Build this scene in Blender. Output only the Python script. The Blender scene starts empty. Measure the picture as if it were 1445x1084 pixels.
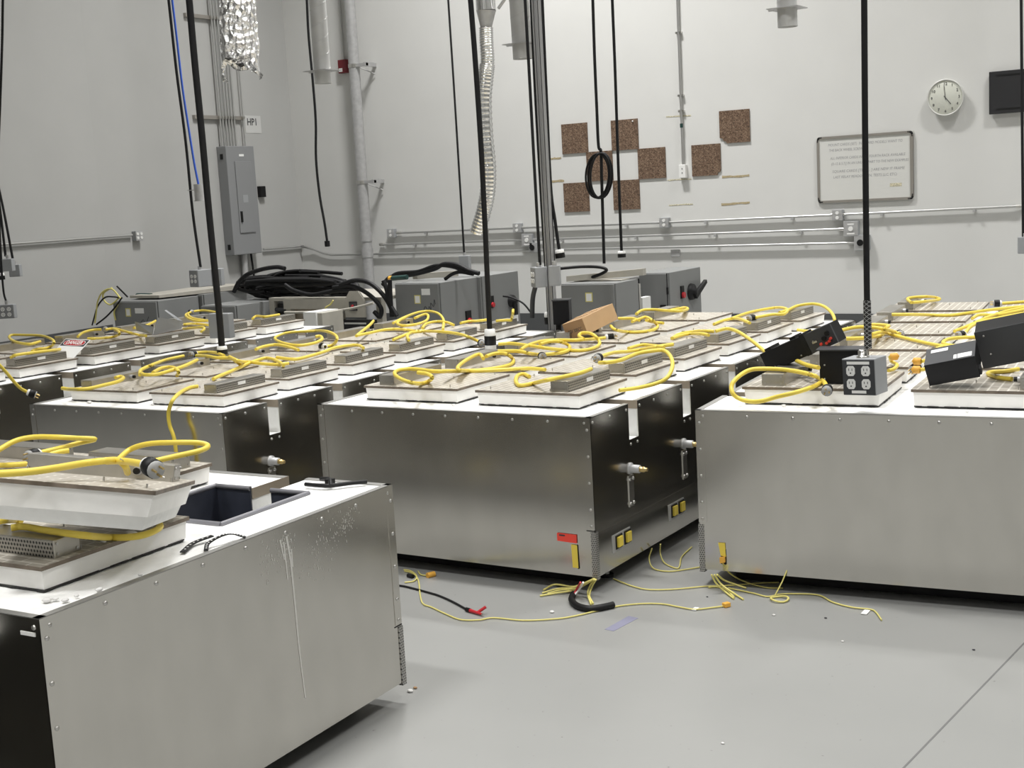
import bpy, bmesh, math, random
from mathutils import Vector, Matrix, Quaternion
random.seed(7)
SC = bpy.context.scene
COL = SC.collection
PI = math.pi
R_ = math.radians

# ------------------------------------------------------------------ camera
EYE = Vector((0, 0, 1.65)); FPX = 1833.0
def cam_axes(yaw, pitch, roll):
    fwd = Vector((-math.sin(yaw)*math.cos(pitch), math.cos(yaw)*math.cos(pitch), -math.sin(pitch)))
    r = Vector((math.cos(yaw), math.sin(yaw), 0)); u = r.cross(fwd)
    c, s = math.cos(roll), math.sin(roll)
    return c*r + s*u, -s*r + c*u, fwd
AX, AY, AZ = cam_axes(R_(32.09), R_(8.33), R_(-3.18))
cam = bpy.data.cameras.new('camera'); camo = bpy.data.objects.new('camera', cam); COL.objects.link(camo)
cam.sensor_width = 36; cam.lens = 36*FPX/1445; cam.clip_end = 100; cam.clip_start = 0.05
camo.matrix_world = Matrix(((AX.x, AY.x, -AZ.x, EYE.x), (AX.y, AY.y, -AZ.y, EYE.y), (AX.z, AY.z, -AZ.z, EYE.z), (0, 0, 0, 1)))
SC.camera = camo
SC.view_settings.view_transform = 'Standard'; SC.view_settings.look = 'None'
SC.view_settings.gamma = 1; SC.view_settings.use_curve_mapping = False
SC.view_settings.exposure = 0.0
w = bpy.data.worlds.new('world'); SC.world = w; w.use_nodes = True
w.node_tree.nodes['Background'].inputs[0].default_value = (1, 1, 1, 1)
w.node_tree.nodes['Background'].inputs[1].default_value = 0.05
# ceiling lamps of the hall: two rows of long fixtures, 8 m up
def lamp(x, y, e, sx=1.5, sy=0.45, z=8.0):
    l = bpy.data.lights.new('ceiling_lamp', 'AREA'); l.shape = 'RECTANGLE'; l.size = sx; l.size_y = sy
    l.energy = e; l.spread = R_(115); l.color = (1.0, 0.99, 0.975)
    o = bpy.data.objects.new('ceiling_lamp', l); COL.objects.link(o); o.location = (x, y, z)
for (x, y, e) in ((-6.3, 9.8, 330), (0.2, 9.8, 200), (-3.2, 5.2, 150), (2.6, 5.2, 120),
                  (-3.2, 0.2, 160), (2.6, 0.2, 140), (-3.2, -4.6, 110), (2.6, -4.6, 110)):
    lamp(x, y, e)

def ray(px, py):
    a, b = (px-722.5)/FPX, -(py-542)/FPX
    return AX*a + AY*b + AZ
def at_z(px, py, z): d = ray(px, py); return EYE + d*((z-EYE.z)/d.z)
def at_y(px, py, y): d = ray(px, py); return EYE + d*(y/d.y)
def at_x(px, py, x): d = ray(px, py); return EYE + d*(x/d.x)

# ------------------------------------------------------------------ materials
def nodes(name):
    m = bpy.data.materials.new(name); m.use_nodes = True
    nt = m.node_tree; b = nt.nodes['Principled BSDF']
    return m, nt, b
def plain(name, col, rough=0.5, metal=0.0, spec=0.5, var=0.0, scale=8.0, bump=0.0, emit=0):
    m, nt, b = nodes(name)
    b.inputs['Base Color'].default_value = (*col, 1); b.inputs['Roughness'].default_value = rough
    b.inputs['Metallic'].default_value = metal; b.inputs['Specular IOR Level'].default_value = spec
    if var or bump:
        tc = nt.nodes.new('ShaderNodeTexCoord'); n = nt.nodes.new('ShaderNodeTexNoise')
        n.inputs['Scale'].default_value = scale; n.inputs['Detail'].default_value = 6
        nt.links.new(tc.outputs['Object'], n.inputs['Vector'])
        if var:
            r = nt.nodes.new('ShaderNodeValToRGB')
            r.color_ramp.elements[0].position = .3; r.color_ramp.elements[1].position = .7
            r.color_ramp.elements[0].color = (*[c*(1-var) for c in col], 1)
            r.color_ramp.elements[1].color = (*[min(1, c*(1+var)) for c in col], 1)
            nt.links.new(n.outputs['Fac'], r.inputs['Fac']); nt.links.new(r.outputs['Color'], b.inputs['Base Color'])
        if bump:
            bp = nt.nodes.new('ShaderNodeBump'); bp.inputs['Strength'].default_value = bump; bp.inputs['Distance'].default_value = .01
            nt.links.new(n.outputs['Fac'], bp.inputs['Height']); nt.links.new(bp.outputs['Normal'], b.inputs['Normal'])
    return m
def steel_mat(name, col, rough, smear=0.06, wave=0.05):
    """brushed sheet: uneven roughness, faint waviness, smears"""
    m, nt, b = nodes(name)
    b.inputs['Metallic'].default_value = 1
    tc = nt.nodes.new('ShaderNodeTexCoord')
    mp = nt.nodes.new('ShaderNodeMapping'); mp.inputs['Scale'].default_value = (1.1, 1.1, .45)
    nt.links.new(tc.outputs['Object'], mp.inputs['Vector'])
    n = nt.nodes.new('ShaderNodeTexNoise'); n.inputs['Scale'].default_value = 2.2; n.inputs['Detail'].default_value = 5
    n.inputs['Distortion'].default_value = 0
    nt.links.new(mp.outputs['Vector'], n.inputs['Vector'])
    r = nt.nodes.new('ShaderNodeMapRange'); r.inputs['To Min'].default_value = rough-smear; r.inputs['To Max'].default_value = rough+smear
    nt.links.new(n.outputs['Fac'], r.inputs['Value']); nt.links.new(r.outputs['Result'], b.inputs['Roughness'])
    n2 = nt.nodes.new('ShaderNodeTexNoise'); n2.inputs['Scale'].default_value = 9; n2.inputs['Detail'].default_value = 8
    nt.links.new(mp.outputs['Vector'], n2.inputs['Vector'])
    cr = nt.nodes.new('ShaderNodeValToRGB'); cr.color_ramp.elements[0].position = .35; cr.color_ramp.elements[1].position = .7
    cr.color_ramp.elements[0].color = (*[c*.965 for c in col], 1); cr.color_ramp.elements[1].color = (*[min(1, c*1.03) for c in col], 1)
    nt.links.new(n2.outputs['Fac'], cr.inputs['Fac']); nt.links.new(cr.outputs['Color'], b.inputs['Base Color'])
    n3 = nt.nodes.new('ShaderNodeTexNoise'); n3.inputs['Scale'].default_value = 1.6; n3.inputs['Detail'].default_value = 1
    nt.links.new(mp.outputs['Vector'], n3.inputs['Vector'])
    bp = nt.nodes.new('ShaderNodeBump'); bp.inputs['Strength'].default_value = wave; bp.inputs['Distance'].default_value = .1
    nt.links.new(n3.outputs['Fac'], bp.inputs['Height']); nt.links.new(bp.outputs['Normal'], b.inputs['Normal'])
    return m
def plate_mat():
    """lid plate: taupe steel sheet with rows of narrow slots"""
    m, nt, b = nodes('slotted_plate')
    tc = nt.nodes.new('ShaderNodeTexCoord')
    br = nt.nodes.new('ShaderNodeTexBrick'); br.inputs['Scale'].default_value = 1.0
    br.inputs['Brick Width'].default_value = .085; br.inputs['Row Height'].default_value = .034
    br.inputs['Mortar Size'].default_value = .0036; br.inputs['Mortar Smooth'].default_value = .2
    br.inputs['Color1'].default_value = (.42, .385, .33, 1); br.inputs['Color2'].default_value = (.47, .435, .375, 1)
    br.inputs['Mortar'].default_value = (.71, .68, .61, 1)
    mp = nt.nodes.new('ShaderNodeMapping'); mp.inputs['Rotation'].default_value = (0, 0, PI/2); nt.links.new(tc.outputs['Object'], mp.inputs['Vector']); nt.links.new(mp.outputs['Vector'], br.inputs['Vector'])
    n = nt.nodes.new('ShaderNodeTexNoise'); n.inputs['Scale'].default_value = 14; n.inputs['Detail'].default_value = 6
    nt.links.new(tc.outputs['Object'], n.inputs['Vector'])
    mx = nt.nodes.new('ShaderNodeMixRGB'); mx.blend_type = 'MULTIPLY'; mx.inputs[0].default_value = .3
    cr = nt.nodes.new('ShaderNodeValToRGB'); cr.color_ramp.elements[0].position = .3; cr.color_ramp.elements[1].position = .6
    cr.color_ramp.elements[0].color = (.55, .5, .42, 1)
    nt.links.new(n.outputs['Fac'], cr.inputs['Fac'])
    nt.links.new(br.outputs['Color'], mx.inputs[1]); nt.links.new(cr.outputs['Color'], mx.inputs[2])
    nt.links.new(mx.outputs[0], b.inputs['Base Color'])
    b.inputs['Metallic'].default_value = .15; b.inputs['Roughness'].default_value = .45
    return m
def perf_mat(name, base, dark, pitch, rad, metal=.8, rough=.4, axes=(0, 2)):
    """perforated sheet: staggered dark holes on metal"""
    m, nt, b = nodes(name)
    tc = nt.nodes.new('ShaderNodeTexCoord'); sp = nt.nodes.new('ShaderNodeSeparateXYZ')
    nt.links.new(tc.outputs['Object'], sp.inputs[0])
    def mth(op, a, bb=None):
        n = nt.nodes.new('ShaderNodeMath'); n.operation = op
        for i, v in enumerate((a, bb)):
            if v is None: continue
            if isinstance(v, (int, float)): n.inputs[i].default_value = v
            else: nt.links.new(v, n.inputs[i])
        return n.outputs[0]
    u = mth('ADD', sp.outputs[axes[0]], 10.0) if axes[0] != 'xy' else None
    if axes[0] == 'xy': u = mth('ADD', mth('ADD', sp.outputs[0], sp.outputs[1]), 10.0)
    v = mth('ADD', sp.outputs[axes[1]], 10.0)
    row = mth('FLOOR', mth('DIVIDE', v, pitch))
    off = mth('MULTIPLY', mth('MODULO', row, 2.0), .5)
    fu = mth('SUBTRACT', mth('FRACT', mth('ADD', mth('DIVIDE', u, pitch), off)), .5)
    fv = mth('SUBTRACT', mth('FRACT', mth('DIVIDE', v, pitch)), .5)
    d = mth('SQRT', mth('ADD', mth('MULTIPLY', fu, fu), mth('MULTIPLY', fv, fv)))
    hole = mth('LESS_THAN', d, rad)
    mx = nt.nodes.new('ShaderNodeMixRGB'); nt.links.new(hole, mx.inputs[0])
    mx.inputs[1].default_value = (*base, 1); mx.inputs[2].default_value = (*dark, 1)
    nt.links.new(mx.outputs[0], b.inputs['Base Color'])
    nt.links.new(mth('MULTIPLY', mth('SUBTRACT', 1.0, hole), metal), b.inputs['Metallic'])
    b.inputs['Roughness'].default_value = rough
    return m
def cork_mat():
    m, nt, b = nodes('cork')
    tc = nt.nodes.new('ShaderNodeTexCoord'); v = nt.nodes.new('ShaderNodeTexVoronoi'); v.inputs['Scale'].default_value = 120
    nt.links.new(tc.outputs['Object'], v.inputs['Vector'])
    cr = nt.nodes.new('ShaderNodeValToRGB'); e = cr.color_ramp.elements
    e[0].position = 0; e[0].color = (.06, .036, .024, 1); e[1].position = 1; e[1].color = (.26, .18, .12, 1)
    k = e.new(.35); k.color = (.13, .080, .050, 1); k = e.new(.75); k.color = (.165, .108, .072, 1)
    sp = nt.nodes.new('ShaderNodeSeparateColor'); nt.links.new(v.outputs['Color'], sp.inputs[0])
    nt.links.new(sp.outputs[0], cr.inputs['Fac']); nt.links.new(cr.outputs['Color'], b.inputs['Base Color'])
    b.inputs['Roughness'].default_value = .95
    return m
def foil_mat():
    m, nt, b = nodes('crumpled_foil')
    b.inputs['Base Color'].default_value = (.93, .93, .93, 1); b.inputs['Metallic'].default_value = 1; b.inputs['Roughness'].default_value = .22
    tc = nt.nodes.new('ShaderNodeTexCoord'); v = nt.nodes.new('ShaderNodeTexVoronoi'); v.inputs['Scale'].default_value = 26
    n = nt.nodes.new('ShaderNodeTexNoise'); n.inputs['Scale'].default_value = 30; n.inputs['Detail'].default_value = 4
    nt.links.new(tc.outputs['Object'], v.inputs['Vector']); nt.links.new(tc.outputs['Object'], n.inputs['Vector'])
    a = nt.nodes.new('ShaderNodeMath'); a.operation = 'ADD'
    nt.links.new(v.outputs['Distance'], a.inputs[0]); nt.links.new(n.outputs['Fac'], a.inputs[1])
    bp = nt.nodes.new('ShaderNodeBump'); bp.inputs['Strength'].default_value = 1; bp.inputs['Distance'].default_value = .03
    nt.links.new(a.outputs[0], bp.inputs['Height']); nt.links.new(bp.outputs['Normal'], b.inputs['Normal'])
    return m
def weave_mat():
    """wire mesh cable grip over black cable"""
    m, nt, b = nodes('mesh_grip')
    tc = nt.nodes.new('ShaderNodeTexCoord')
    def wv(rot):
        mp = nt.nodes.new('ShaderNodeMapping'); mp.inputs['Rotation'].default_value = rot
        nt.links.new(tc.outputs['Object'], mp.inputs['Vector'])
        x = nt.nodes.new('ShaderNodeTexWave'); x.inputs['Scale'].default_value = 26; x.bands_direction = 'Z'
        nt.links.new(mp.outputs['Vector'], x.inputs['Vector']); return x.outputs['Fac']
    mxm = nt.nodes.new('ShaderNodeMath'); mxm.operation = 'MAXIMUM'
    nt.links.new(wv((0, R_(40), 0)), mxm.inputs[0]); nt.links.new(wv((0, R_(-40), 0)), mxm.inputs[1])
    cr = nt.nodes.new('ShaderNodeValToRGB'); cr.color_ramp.elements[0].position = .9; cr.color_ramp.elements[1].position = .97
    cr.color_ramp.elements[0].color = (.012, .012, .012, 1); cr.color_ramp.elements[1].color = (.35, .35, .34, 1)
    nt.links.new(mxm.outputs[0], cr.inputs['Fac']); nt.links.new(cr.outputs['Color'], b.inputs['Base Color'])
    b.inputs['Roughness'].default_value = .5
    return m
def floor_mat():
    m, nt, b = nodes('grey_epoxy_floor')
    tc = nt.nodes.new('ShaderNodeTexCoord')
    n = nt.nodes.new('ShaderNodeTexNoise'); n.inputs['Scale'].default_value = 1.2; n.inputs['Detail'].default_value = 7
    nt.links.new(tc.outputs['Object'], n.inputs['Vector'])
    cr = nt.nodes.new('ShaderNodeValToRGB'); cr.color_ramp.elements[0].position = .3; cr.color_ramp.elements[1].position = .75
    cr.color_ramp.elements[0].color = (.295, .298, .288, 1); cr.color_ramp.elements[1].color = (.325, .326, .315, 1)
    nt.links.new(n.outputs['Fac'], cr.inputs['Fac'])
    n2 = nt.nodes.new('ShaderNodeTexNoise'); n2.inputs['Scale'].default_value = 60; n2.inputs['Detail'].default_value = 2
    nt.links.new(tc.outputs['Object'], n2.inputs['Vector'])
    c2 = nt.nodes.new('ShaderNodeValToRGB'); c2.color_ramp.elements[0].position = .22; c2.color_ramp.elements[1].position = .27
    c2.color_ramp.elements[0].color = (.55, .55, .53, 1)
    nt.links.new(n2.outputs['Fac'], c2.inputs['Fac'])
    mx = nt.nodes.new('ShaderNodeMixRGB'); mx.blend_type = 'MULTIPLY'; mx.inputs[0].default_value = 1
    nt.links.new(cr.outputs['Color'], mx.inputs[1]); nt.links.new(c2.outputs['Color'], mx.inputs[2])
    nt.links.new(mx.outputs[0], b.inputs['Base Color'])
    b.inputs['Roughness'].default_value = .34; b.inputs['Specular IOR Level'].default_value = .45
    return m

M = {}
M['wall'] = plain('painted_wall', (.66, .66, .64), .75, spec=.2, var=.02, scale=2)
M['wall2'] = plain('darker_left_wall', (.45, .45, .437), .75, spec=.2, var=.02, scale=2)  # left wall sections: darker base colour than the other walls
M['ceil'] = plain('white_ceiling', (.75, .75, .74), .9)
M['floor'] = floor_mat()
M['base'] = plain('dark_cove_base', (.075, .078, .08), .6)
M['steel'] = steel_mat('brushed_steel', (.60, .583, .545), .18, .025, .03)
M['steel2'] = steel_mat('steel_trim', (.66, .65, .62), .30)
M['lipsteel'] = plain('steel_top_lip', (.40, .395, .38), .45, metal=.8)
M['strip'] = plain('steel_edge_strip', (.42, .36, .29), .4, metal=.8)
M['foam'] = plain('white_foam', (.88, .88, .86), .95, spec=.1, var=.03, scale=30, bump=.25)
M['foamside'] = plain('lid_foam', (.92, .91, .88), .95, spec=.1, var=.03, scale=18, bump=.12)
M['liner'] = plain('blue_black_liner', (.042, .047, .066), .45, var=.2, scale=12)
M['seal'] = plain('black_seal', (.02, .02, .02), .6)
M['lip'] = plain('grey_liner_lip', (.22, .22, .24), .4, metal=.2)
M['plate'] = plate_mat()
M['edge'] = plain('brown_plate_edge', (.20, .165, .13), .5, metal=.5, var=.3, scale=20)
M['sheet'] = plain('galvanised_sheet', (.46, .44, .40), .33, metal=.85, var=.12, scale=12)
M['perf'] = perf_mat('perforated_sheet', (.42, .40, .36), (.03, .03, .028), .011, .33, axes=(1, 2))
M['guard'] = perf_mat('perforated_guard', (.45, .44, .42), (.06, .06, .06), .009, .33, axes=('xy', 2))
M['screw'] = plain('screw_head', (.52, .51, .49), .3, metal=1)
M['yellow'] = plain('yellow_cord', (.80, .62, .085), .42, spec=.5)
M['wire'] = plain('yellow_wire', (.70, .63, .20), .5)
M['orange'] = plain('orange_connector', (.80, .42, .06), .5)
M['black'] = plain('black_rubber', (.008, .008, .0085), .5, spec=.3)
M['cable'] = plain('black_cable', (.010, .010, .011), .55, spec=.3)
M['blackmetal'] = plain('black_painted_metal', (.008, .008, .009), .45, spec=.25)
M['greymetal'] = plain('charcoal_metal_face', (.05, .052, .056), .45, spec=.35)
M['white'] = plain('white_plastic', (.80, .80, .78), .5)
M['label'] = plain('paper_label', (.85, .85, .83), .8)
M['brass'] = plain('brass', (.60, .45, .20), .3, metal=1)
M['grey'] = plain('grey_enamel', (.22, .225, .222), .45, var=.03, scale=3)
M['grey2'] = plain('grey_panel_enamel', (.25, .255, .26), .5)
M['boxgrey'] = plain('light_grey_box', (.33, .34, .35), .5)
M['galv'] = plain('galvanised_steel', (.50, .50, .50), .42, metal=.45, var=.1, scale=20)
M['emt'] = plain('conduit_steel', (.56, .56, .55), .32, metal=.8)
M['duct'] = plain('spiral_duct_metal', (.56, .56, .55), .4, metal=.4, var=.08, scale=6)
M['foil'] = foil_mat()
M['flex'] = plain('shiny_flexible_duct', (.86, .86, .86), .14, metal=1)
M['cork'] = cork_mat()
M['board'] = plain('whiteboard_face', (.66, .66, .63), .25)
M['alu'] = plain('aluminium_frame', (.33, .31, .28), .4, metal=.4)
M['ink'] = plain('dark_ink', (.05, .05, .055), .7)
M['faded'] = plain('faded_marker', (.30, .30, .31), .7)
M['clockface'] = plain('clock_face', (.62, .63, .56), .4)
M['clockrim'] = plain('clock_rim', (.58, .58, .55), .3)
M['red'] = plain('red_paint', (.50, .02, .03), .4)
M['alarm'] = plain('alarm_red', (.16, .012, .018), .45)
M['redtag'] = plain('red_tag', (.85, .07, .045), .6)
M['card'] = plain('cardboard', (.50, .33, .18), .85, var=.05, scale=10)
M['darkcard'] = plain('cardboard_end', (.37, .225, .115), .85)
M['blue'] = plain('blue_cable', (.03, .10, .50), .45)
M['purple'] = plain('purple_tape', (.235, .235, .32), .6)
M['glue'] = plain('dried_glue', (.56, .52, .38), .8, var=.5, scale=90)
M['gluedark'] = plain('brown_glue_residue', (.40, .33, .20), .8, var=.6, scale=120)
M['green'] = plain('dark_green_sleeve', (.012, .045, .04), .5)
M['cream'] = plain('cream_painted_frame', (.42, .40, .35), .5, var=.08, scale=8)
M['darkglass'] = plain('dark_panel', (.03, .03, .032), .2)
M['mesh'] = weave_mat()
M['drip'] = plain('dried_drip', (.62, .61, .575), .8)
M['plugface'] = plain('plug_face', (.42, .42, .41), .5)
M['seamline'] = plain('floor_joint', (.15, .15, .148), .8)
M['sheetpaper'] = plain('sign_paper', (.58, .58, .565), .8)
M['debris'] = plain('white_crumb', (.75, .74, .72), .9)
M['rubberdk'] = plain('caster_rubber', (.02, .02, .02), .7)

# ------------------------------------------------------------------ mesh helpers
class MB:
    def __init__(s): s.v = []; s.f = []; s.mi = []; s.sm = []; s.mats = []
    def slot(s, m):
        if m not in s.mats: s.mats.append(m)
        return s.mats.index(m)
    def add(s, vs, fs, m, smooth=False, X=None):
        k = len(s.v); i = s.slot(m)
        for v in vs:
            v = Vector(v); s.v.append(X @ v if X is not None else v)
        for f in fs: s.f.append([k+a for a in f]); s.mi.append(i); s.sm.append(smooth)
        return s
    def box(s, a, b, m, X=None, bev=0.0):
        x0, y0, z0 = a; x1, y1, z1 = b
        if bev:
            bm = bmesh.new(); bmesh.ops.create_cube(bm, size=1)
            for v in bm.verts: v.co = Vector(((x0+x1)/2+v.co.x*(x1-x0), (y0+y1)/2+v.co.y*(y1-y0), (z0+z1)/2+v.co.z*(z1-z0)))
            bmesh.ops.bevel(bm, geom=bm.edges[:], offset=bev, segments=2, affect='EDGES', profile=.5)
            bm.verts.index_update()
            s.add([v.co.copy() for v in bm.verts], [[v.index for v in f.verts] for f in bm.faces], m, False, X); bm.free(); return s
        vs = [(x, y, z) for x in (x0, x1) for y in (y0, y1) for z in (z0, z1)]
        return s.add(vs, [(0, 1, 3, 2), (4, 6, 7, 5), (0, 4, 5, 1), (2, 3, 7, 6), (0, 2, 6, 4), (1, 5, 7, 3)], m, False, X)
    def hexa(s, lo, hi, m):
        """box from 4 lower and 4 upper corners"""
        return s.add(list(lo)+list(hi), [(3, 2, 1, 0), (4, 5, 6, 7), (0, 1, 5, 4), (1, 2, 6, 5), (2, 3, 7, 6), (3, 0, 4, 7)], m)
    def cyl(s, p0, p1, r0, m, r1=None, n=16, cap=True, X=None, smooth=True):
        p0 = Vector(p0); p1 = Vector(p1); r1 = r0 if r1 is None else r1
        d = (p1-p0).normalized(); a = d.orthogonal().normalized(); b = d.cross(a)
        vs = []
        for p, r in ((p0, r0), (p1, r1)):
            for k in range(n):
                t = 2*PI*k/n; vs.append(p + (a*math.cos(t)+b*math.sin(t))*r)
        s.add(vs, [(k, (k+1) % n, n+(k+1) % n, n+k) for k in range(n)], m, smooth, X)
        if cap:
            s.add(vs[:n], [list(range(n))[::-1]], m, False, X); s.add(vs[n:], [list(range(n))], m, False, X)
        return s
    def lathe(s, p0, d, prof, m, n=20, X=None):
        """prof: list of (distance along d, radius)"""
        p0 = Vector(p0); d = Vector(d).normalized(); a = d.orthogonal().normalized(); b = d.cross(a); vs = []
        for t, r in prof:
            for k in range(n):
                q = 2*PI*k/n; vs.append(p0 + d*t + (a*math.cos(q)+b*math.sin(q))*r)
        fs = [(i*n+k, i*n+(k+1) % n, (i+1)*n+(k+1) % n, (i+1)*n+k) for i in range(len(prof)-1) for k in range(n)]
        return s.add(vs, fs, m, True, X)
    def tube(s, pts, r, m, n=8, cap=True, closed=False):
        pts = [Vector(p) for p in pts]; N = len(pts); vs = []; prev = None
        for i, p in enumerate(pts):
            q0 = pts[max(i-1, 0)]; q1 = pts[min(i+1, N-1)]
            t = (q1-q0)
            t = t.normalized() if t.length > 1e-9 else Vector((0, 0, 1))
            if prev is None: a = t.orthogonal().normalized()
            else:
                a = prev - t*prev.dot(t)
                a = a.normalized() if a.length > 1e-6 else t.orthogonal().normalized()
            prev = a; b = t.cross(a); rr = r[i] if isinstance(r, (list, tuple)) else r
            for k in range(n):
                q = 2*PI*k/n; vs.append(p+(a*math.cos(q)+b*math.sin(q))*rr)
        fs = [(i*n+k, i*n+(k+1) % n, (i+1)*n+(k+1) % n, (i+1)*n+k) for i in range(N-1) for k in range(n)]
        s.add(vs, fs, m, True)
        if cap: s.add(vs[:n], [list(range(n))[::-1]], m); s.add(vs[-n:], [list(range(n))], m)
        return s
    def prism(s, poly, t, m, X=None, sidemat=None):
        """poly in local xy, extruded from z=0 to z=t"""
        n = len(poly)
        lo = [(x, y, 0) for x, y in poly]; hi = [(x, y, t) for x, y in poly]
        s.add(lo, [list(range(n))[::-1]], m, False, X); s.add(hi, [list(range(n))], m, False, X)
        s.add(lo+hi, [(k, (k+1) % n, n+(k+1) % n, n+k) for k in range(n)], sidemat or m, False, X)
        return s
    def ball(s, c, r, m, n=8, sq=(1, 1, 1)):
        c = Vector(c); vs = []; h = n//2
        for i in range(1, h):
            th = PI*i/h
            for k in range(n):
                q = 2*PI*k/n; vs.append(c+Vector((math.sin(th)*math.cos(q)*sq[0], math.sin(th)*math.sin(q)*sq[1], math.cos(th)*sq[2]))*r)
        top = len(vs); vs += [c+Vector((0, 0, r*sq[2])), c-Vector((0, 0, r*sq[2]))]
        fs = [(i*n+k, (i+1)*n+k, (i+1)*n+(k+1) % n, i*n+(k+1) % n) for i in range(h-2) for k in range(n)]
        fs += [(top, k, (k+1) % n) for k in range(n)] + [(top+1, (h-2)*n+(k+1) % n, (h-2)*n+k) for k in range(n)]
        return s.add(vs, fs, m, True)
    def mesh(s, name, inv=None):
        me = bpy.data.meshes.new(name)
        me.from_pydata([tuple(inv @ v) if inv is not None else tuple(v) for v in s.v], [], s.f)
        for m in s.mats: me.materials.append(m)
        me.polygons.foreach_set('material_index', s.mi); me.polygons.foreach_set('use_smooth', s.sm)
        me.update()
        bm = bmesh.new(); bm.from_mesh(me); bmesh.ops.recalc_face_normals(bm, faces=bm.faces[:]); bm.to_mesh(me); bm.free()
        return me
    def part(s, name, parent, world=False, label=None):
        """a child mesh; world=True: its points are world points"""
        inv = None
        if world:
            mm = parent.matrix_basis.copy(); p = parent.parent
            while p is not None: mm = p.matrix_basis @ mm; p = p.parent
            inv = mm.inverted()
        o = bpy.data.objects.new(name, s.mesh(name, inv)); COL.objects.link(o); o.parent = parent
        if label: o['label'] = label
        return o
    def solo(s, name, label, cat, group=None, kind=None, org=None):
        """a top-level thing that is one mesh of world points, origin at its base"""
        if org is None:
            org = Vector((sum(v.x for v in s.v)/len(s.v), sum(v.y for v in s.v)/len(s.v), min(v.z for v in s.v)))
        o = bpy.data.objects.new(name, s.mesh(name, Matrix.Translation(-Vector(org)))); COL.objects.link(o); o.location = org
        return tag(o, label, cat, group, kind)
def tag(o, label=None, cat=None, group=None, kind=None):
    if label: o['label'] = label
    if cat: o['category'] = cat
    if group: o['group'] = group
    if kind: o['kind'] = kind
    return o
def thing(name, label, cat, loc=(0, 0, 0), rz=0.0, group=None, X=None, scale=1.0):
    o = bpy.data.objects.new(name, None); COL.objects.link(o); o.empty_display_size = .05
    o.matrix_basis = X if X is not None else Matrix.Translation(Vector(loc)) @ Matrix.Rotation(rz, 4, 'Z') @ Matrix.Scale(scale, 4)
    return tag(o, label, cat, group)
def struct(name, mb):
    o = bpy.data.objects.new(name, mb.mesh(name)); COL.objects.link(o); o['kind'] = 'structure'; return o
def smooth_path(pts, k=8):
    """Catmull-Rom through the points"""
    p = [Vector(q) for q in pts]; out = []
    p = [p[0]*2-p[1]] + p + [p[-1]*2-p[-2]]
    for i in range(1, len(p)-2):
        for j in range(k):
            t = j/k; a, b, c, d = p[i-1], p[i], p[i+1], p[i+2]
            out.append(.5*((2*b)+(c-a)*t+(2*a-5*b+4*c-d)*t*t+(3*b-a-3*c+d)*t**3))
    return out+[p[-2]]
def text_mesh(mb, txt, X, h, m, align='CENTER', ext=.0006, shear=0.0, width=None, bold=0.0):
    c = bpy.data.curves.new('t', 'FONT'); c.body = txt; c.size = h; c.align_x = align; c.align_y = 'CENTER'; c.extrude = ext; c.shear = shear
    c.resolution_u = 2; c.offset = bold
    o = bpy.data.objects.new('t', c); COL.objects.link(o)
    dg = bpy.context.evaluated_depsgraph_get(); dg.update()
    me = bpy.data.meshes.new_from_object(o.evaluated_get(dg))
    vs = [v.co.copy() for v in me.vertices]
    if width and vs:
        w0 = max(v.x for v in vs)-min(v.x for v in vs); k = width/w0
        for v in vs: v.x *= k
    mb.add(vs, [list(f.vertices) for f in me.polygons], m, False, X)
    bpy.data.objects.remove(o); bpy.data.curves.remove(c); bpy.data.meshes.remove(me)
def frame(o, x, y):
    """matrix with given origin, x axis and y axis (orthonormalised)"""
    x = Vector(x).normalized(); y = Vector(y); y = (y-x*y.dot(x)).normalized(); z = x.cross(y)
    return Matrix(((x.x, y.x, z.x, o[0]), (x.y, y.y, z.y, o[1]), (x.z, y.z, z.z, o[2]), (0, 0, 0, 1)))

# ------------------------------------------------------------------ the room
YW, XL, ZC = 12.0, -10.4, 8.3
XR, YF = 6.0, -7.0
XL0 = XL + 0.09*(9.02-YF)          # the left wall bends a little at y = 9.02
struct('floor', MB().box((-11, YF, -.2), (XR+.2, YW+.2, 0), M['floor']))
struct('ceiling', MB().box((-11, YF, ZC), (XR+.2, YW+.2, ZC+.2), M['ceil']))
struct('wall_back', MB().box((XL-.2, YW, 0), (XR+.2, YW+.2, ZC), M['wall']))
struct('wall_right', MB().box((XR, YF, 0), (XR+.2, YW, ZC), M['wall']))
struct('wall_front', MB().box((-11, YF-.2, 0), (XR+.2, YF, ZC), M['wall']))
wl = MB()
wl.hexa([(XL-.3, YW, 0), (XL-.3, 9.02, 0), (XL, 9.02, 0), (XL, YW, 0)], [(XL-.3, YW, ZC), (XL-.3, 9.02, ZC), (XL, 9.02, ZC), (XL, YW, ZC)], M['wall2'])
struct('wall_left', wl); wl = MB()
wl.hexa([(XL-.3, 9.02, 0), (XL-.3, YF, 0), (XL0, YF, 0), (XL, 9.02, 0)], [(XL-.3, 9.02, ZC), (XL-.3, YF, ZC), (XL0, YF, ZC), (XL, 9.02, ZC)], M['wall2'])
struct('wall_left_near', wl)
struct('baseboard_back', MB().box((XL, YW-.012, 0), (XR, YW, .36), M['base']))
bl = MB()
bl.box((XL, 9.02, 0), (XL+.012, YW-.012, .52), M['base'])
bl.hexa([(XL, 9.02, 0), (XL0, YF, 0), (XL0+.012, YF, 0), (XL+.012, 9.02, 0)], [(XL, 9.02, .56), (XL0, YF, .56), (XL0+.012, YF, .56), (XL+.012, 9.02, .56)], M['base'])
struct('baseboard_left', bl)
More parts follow.
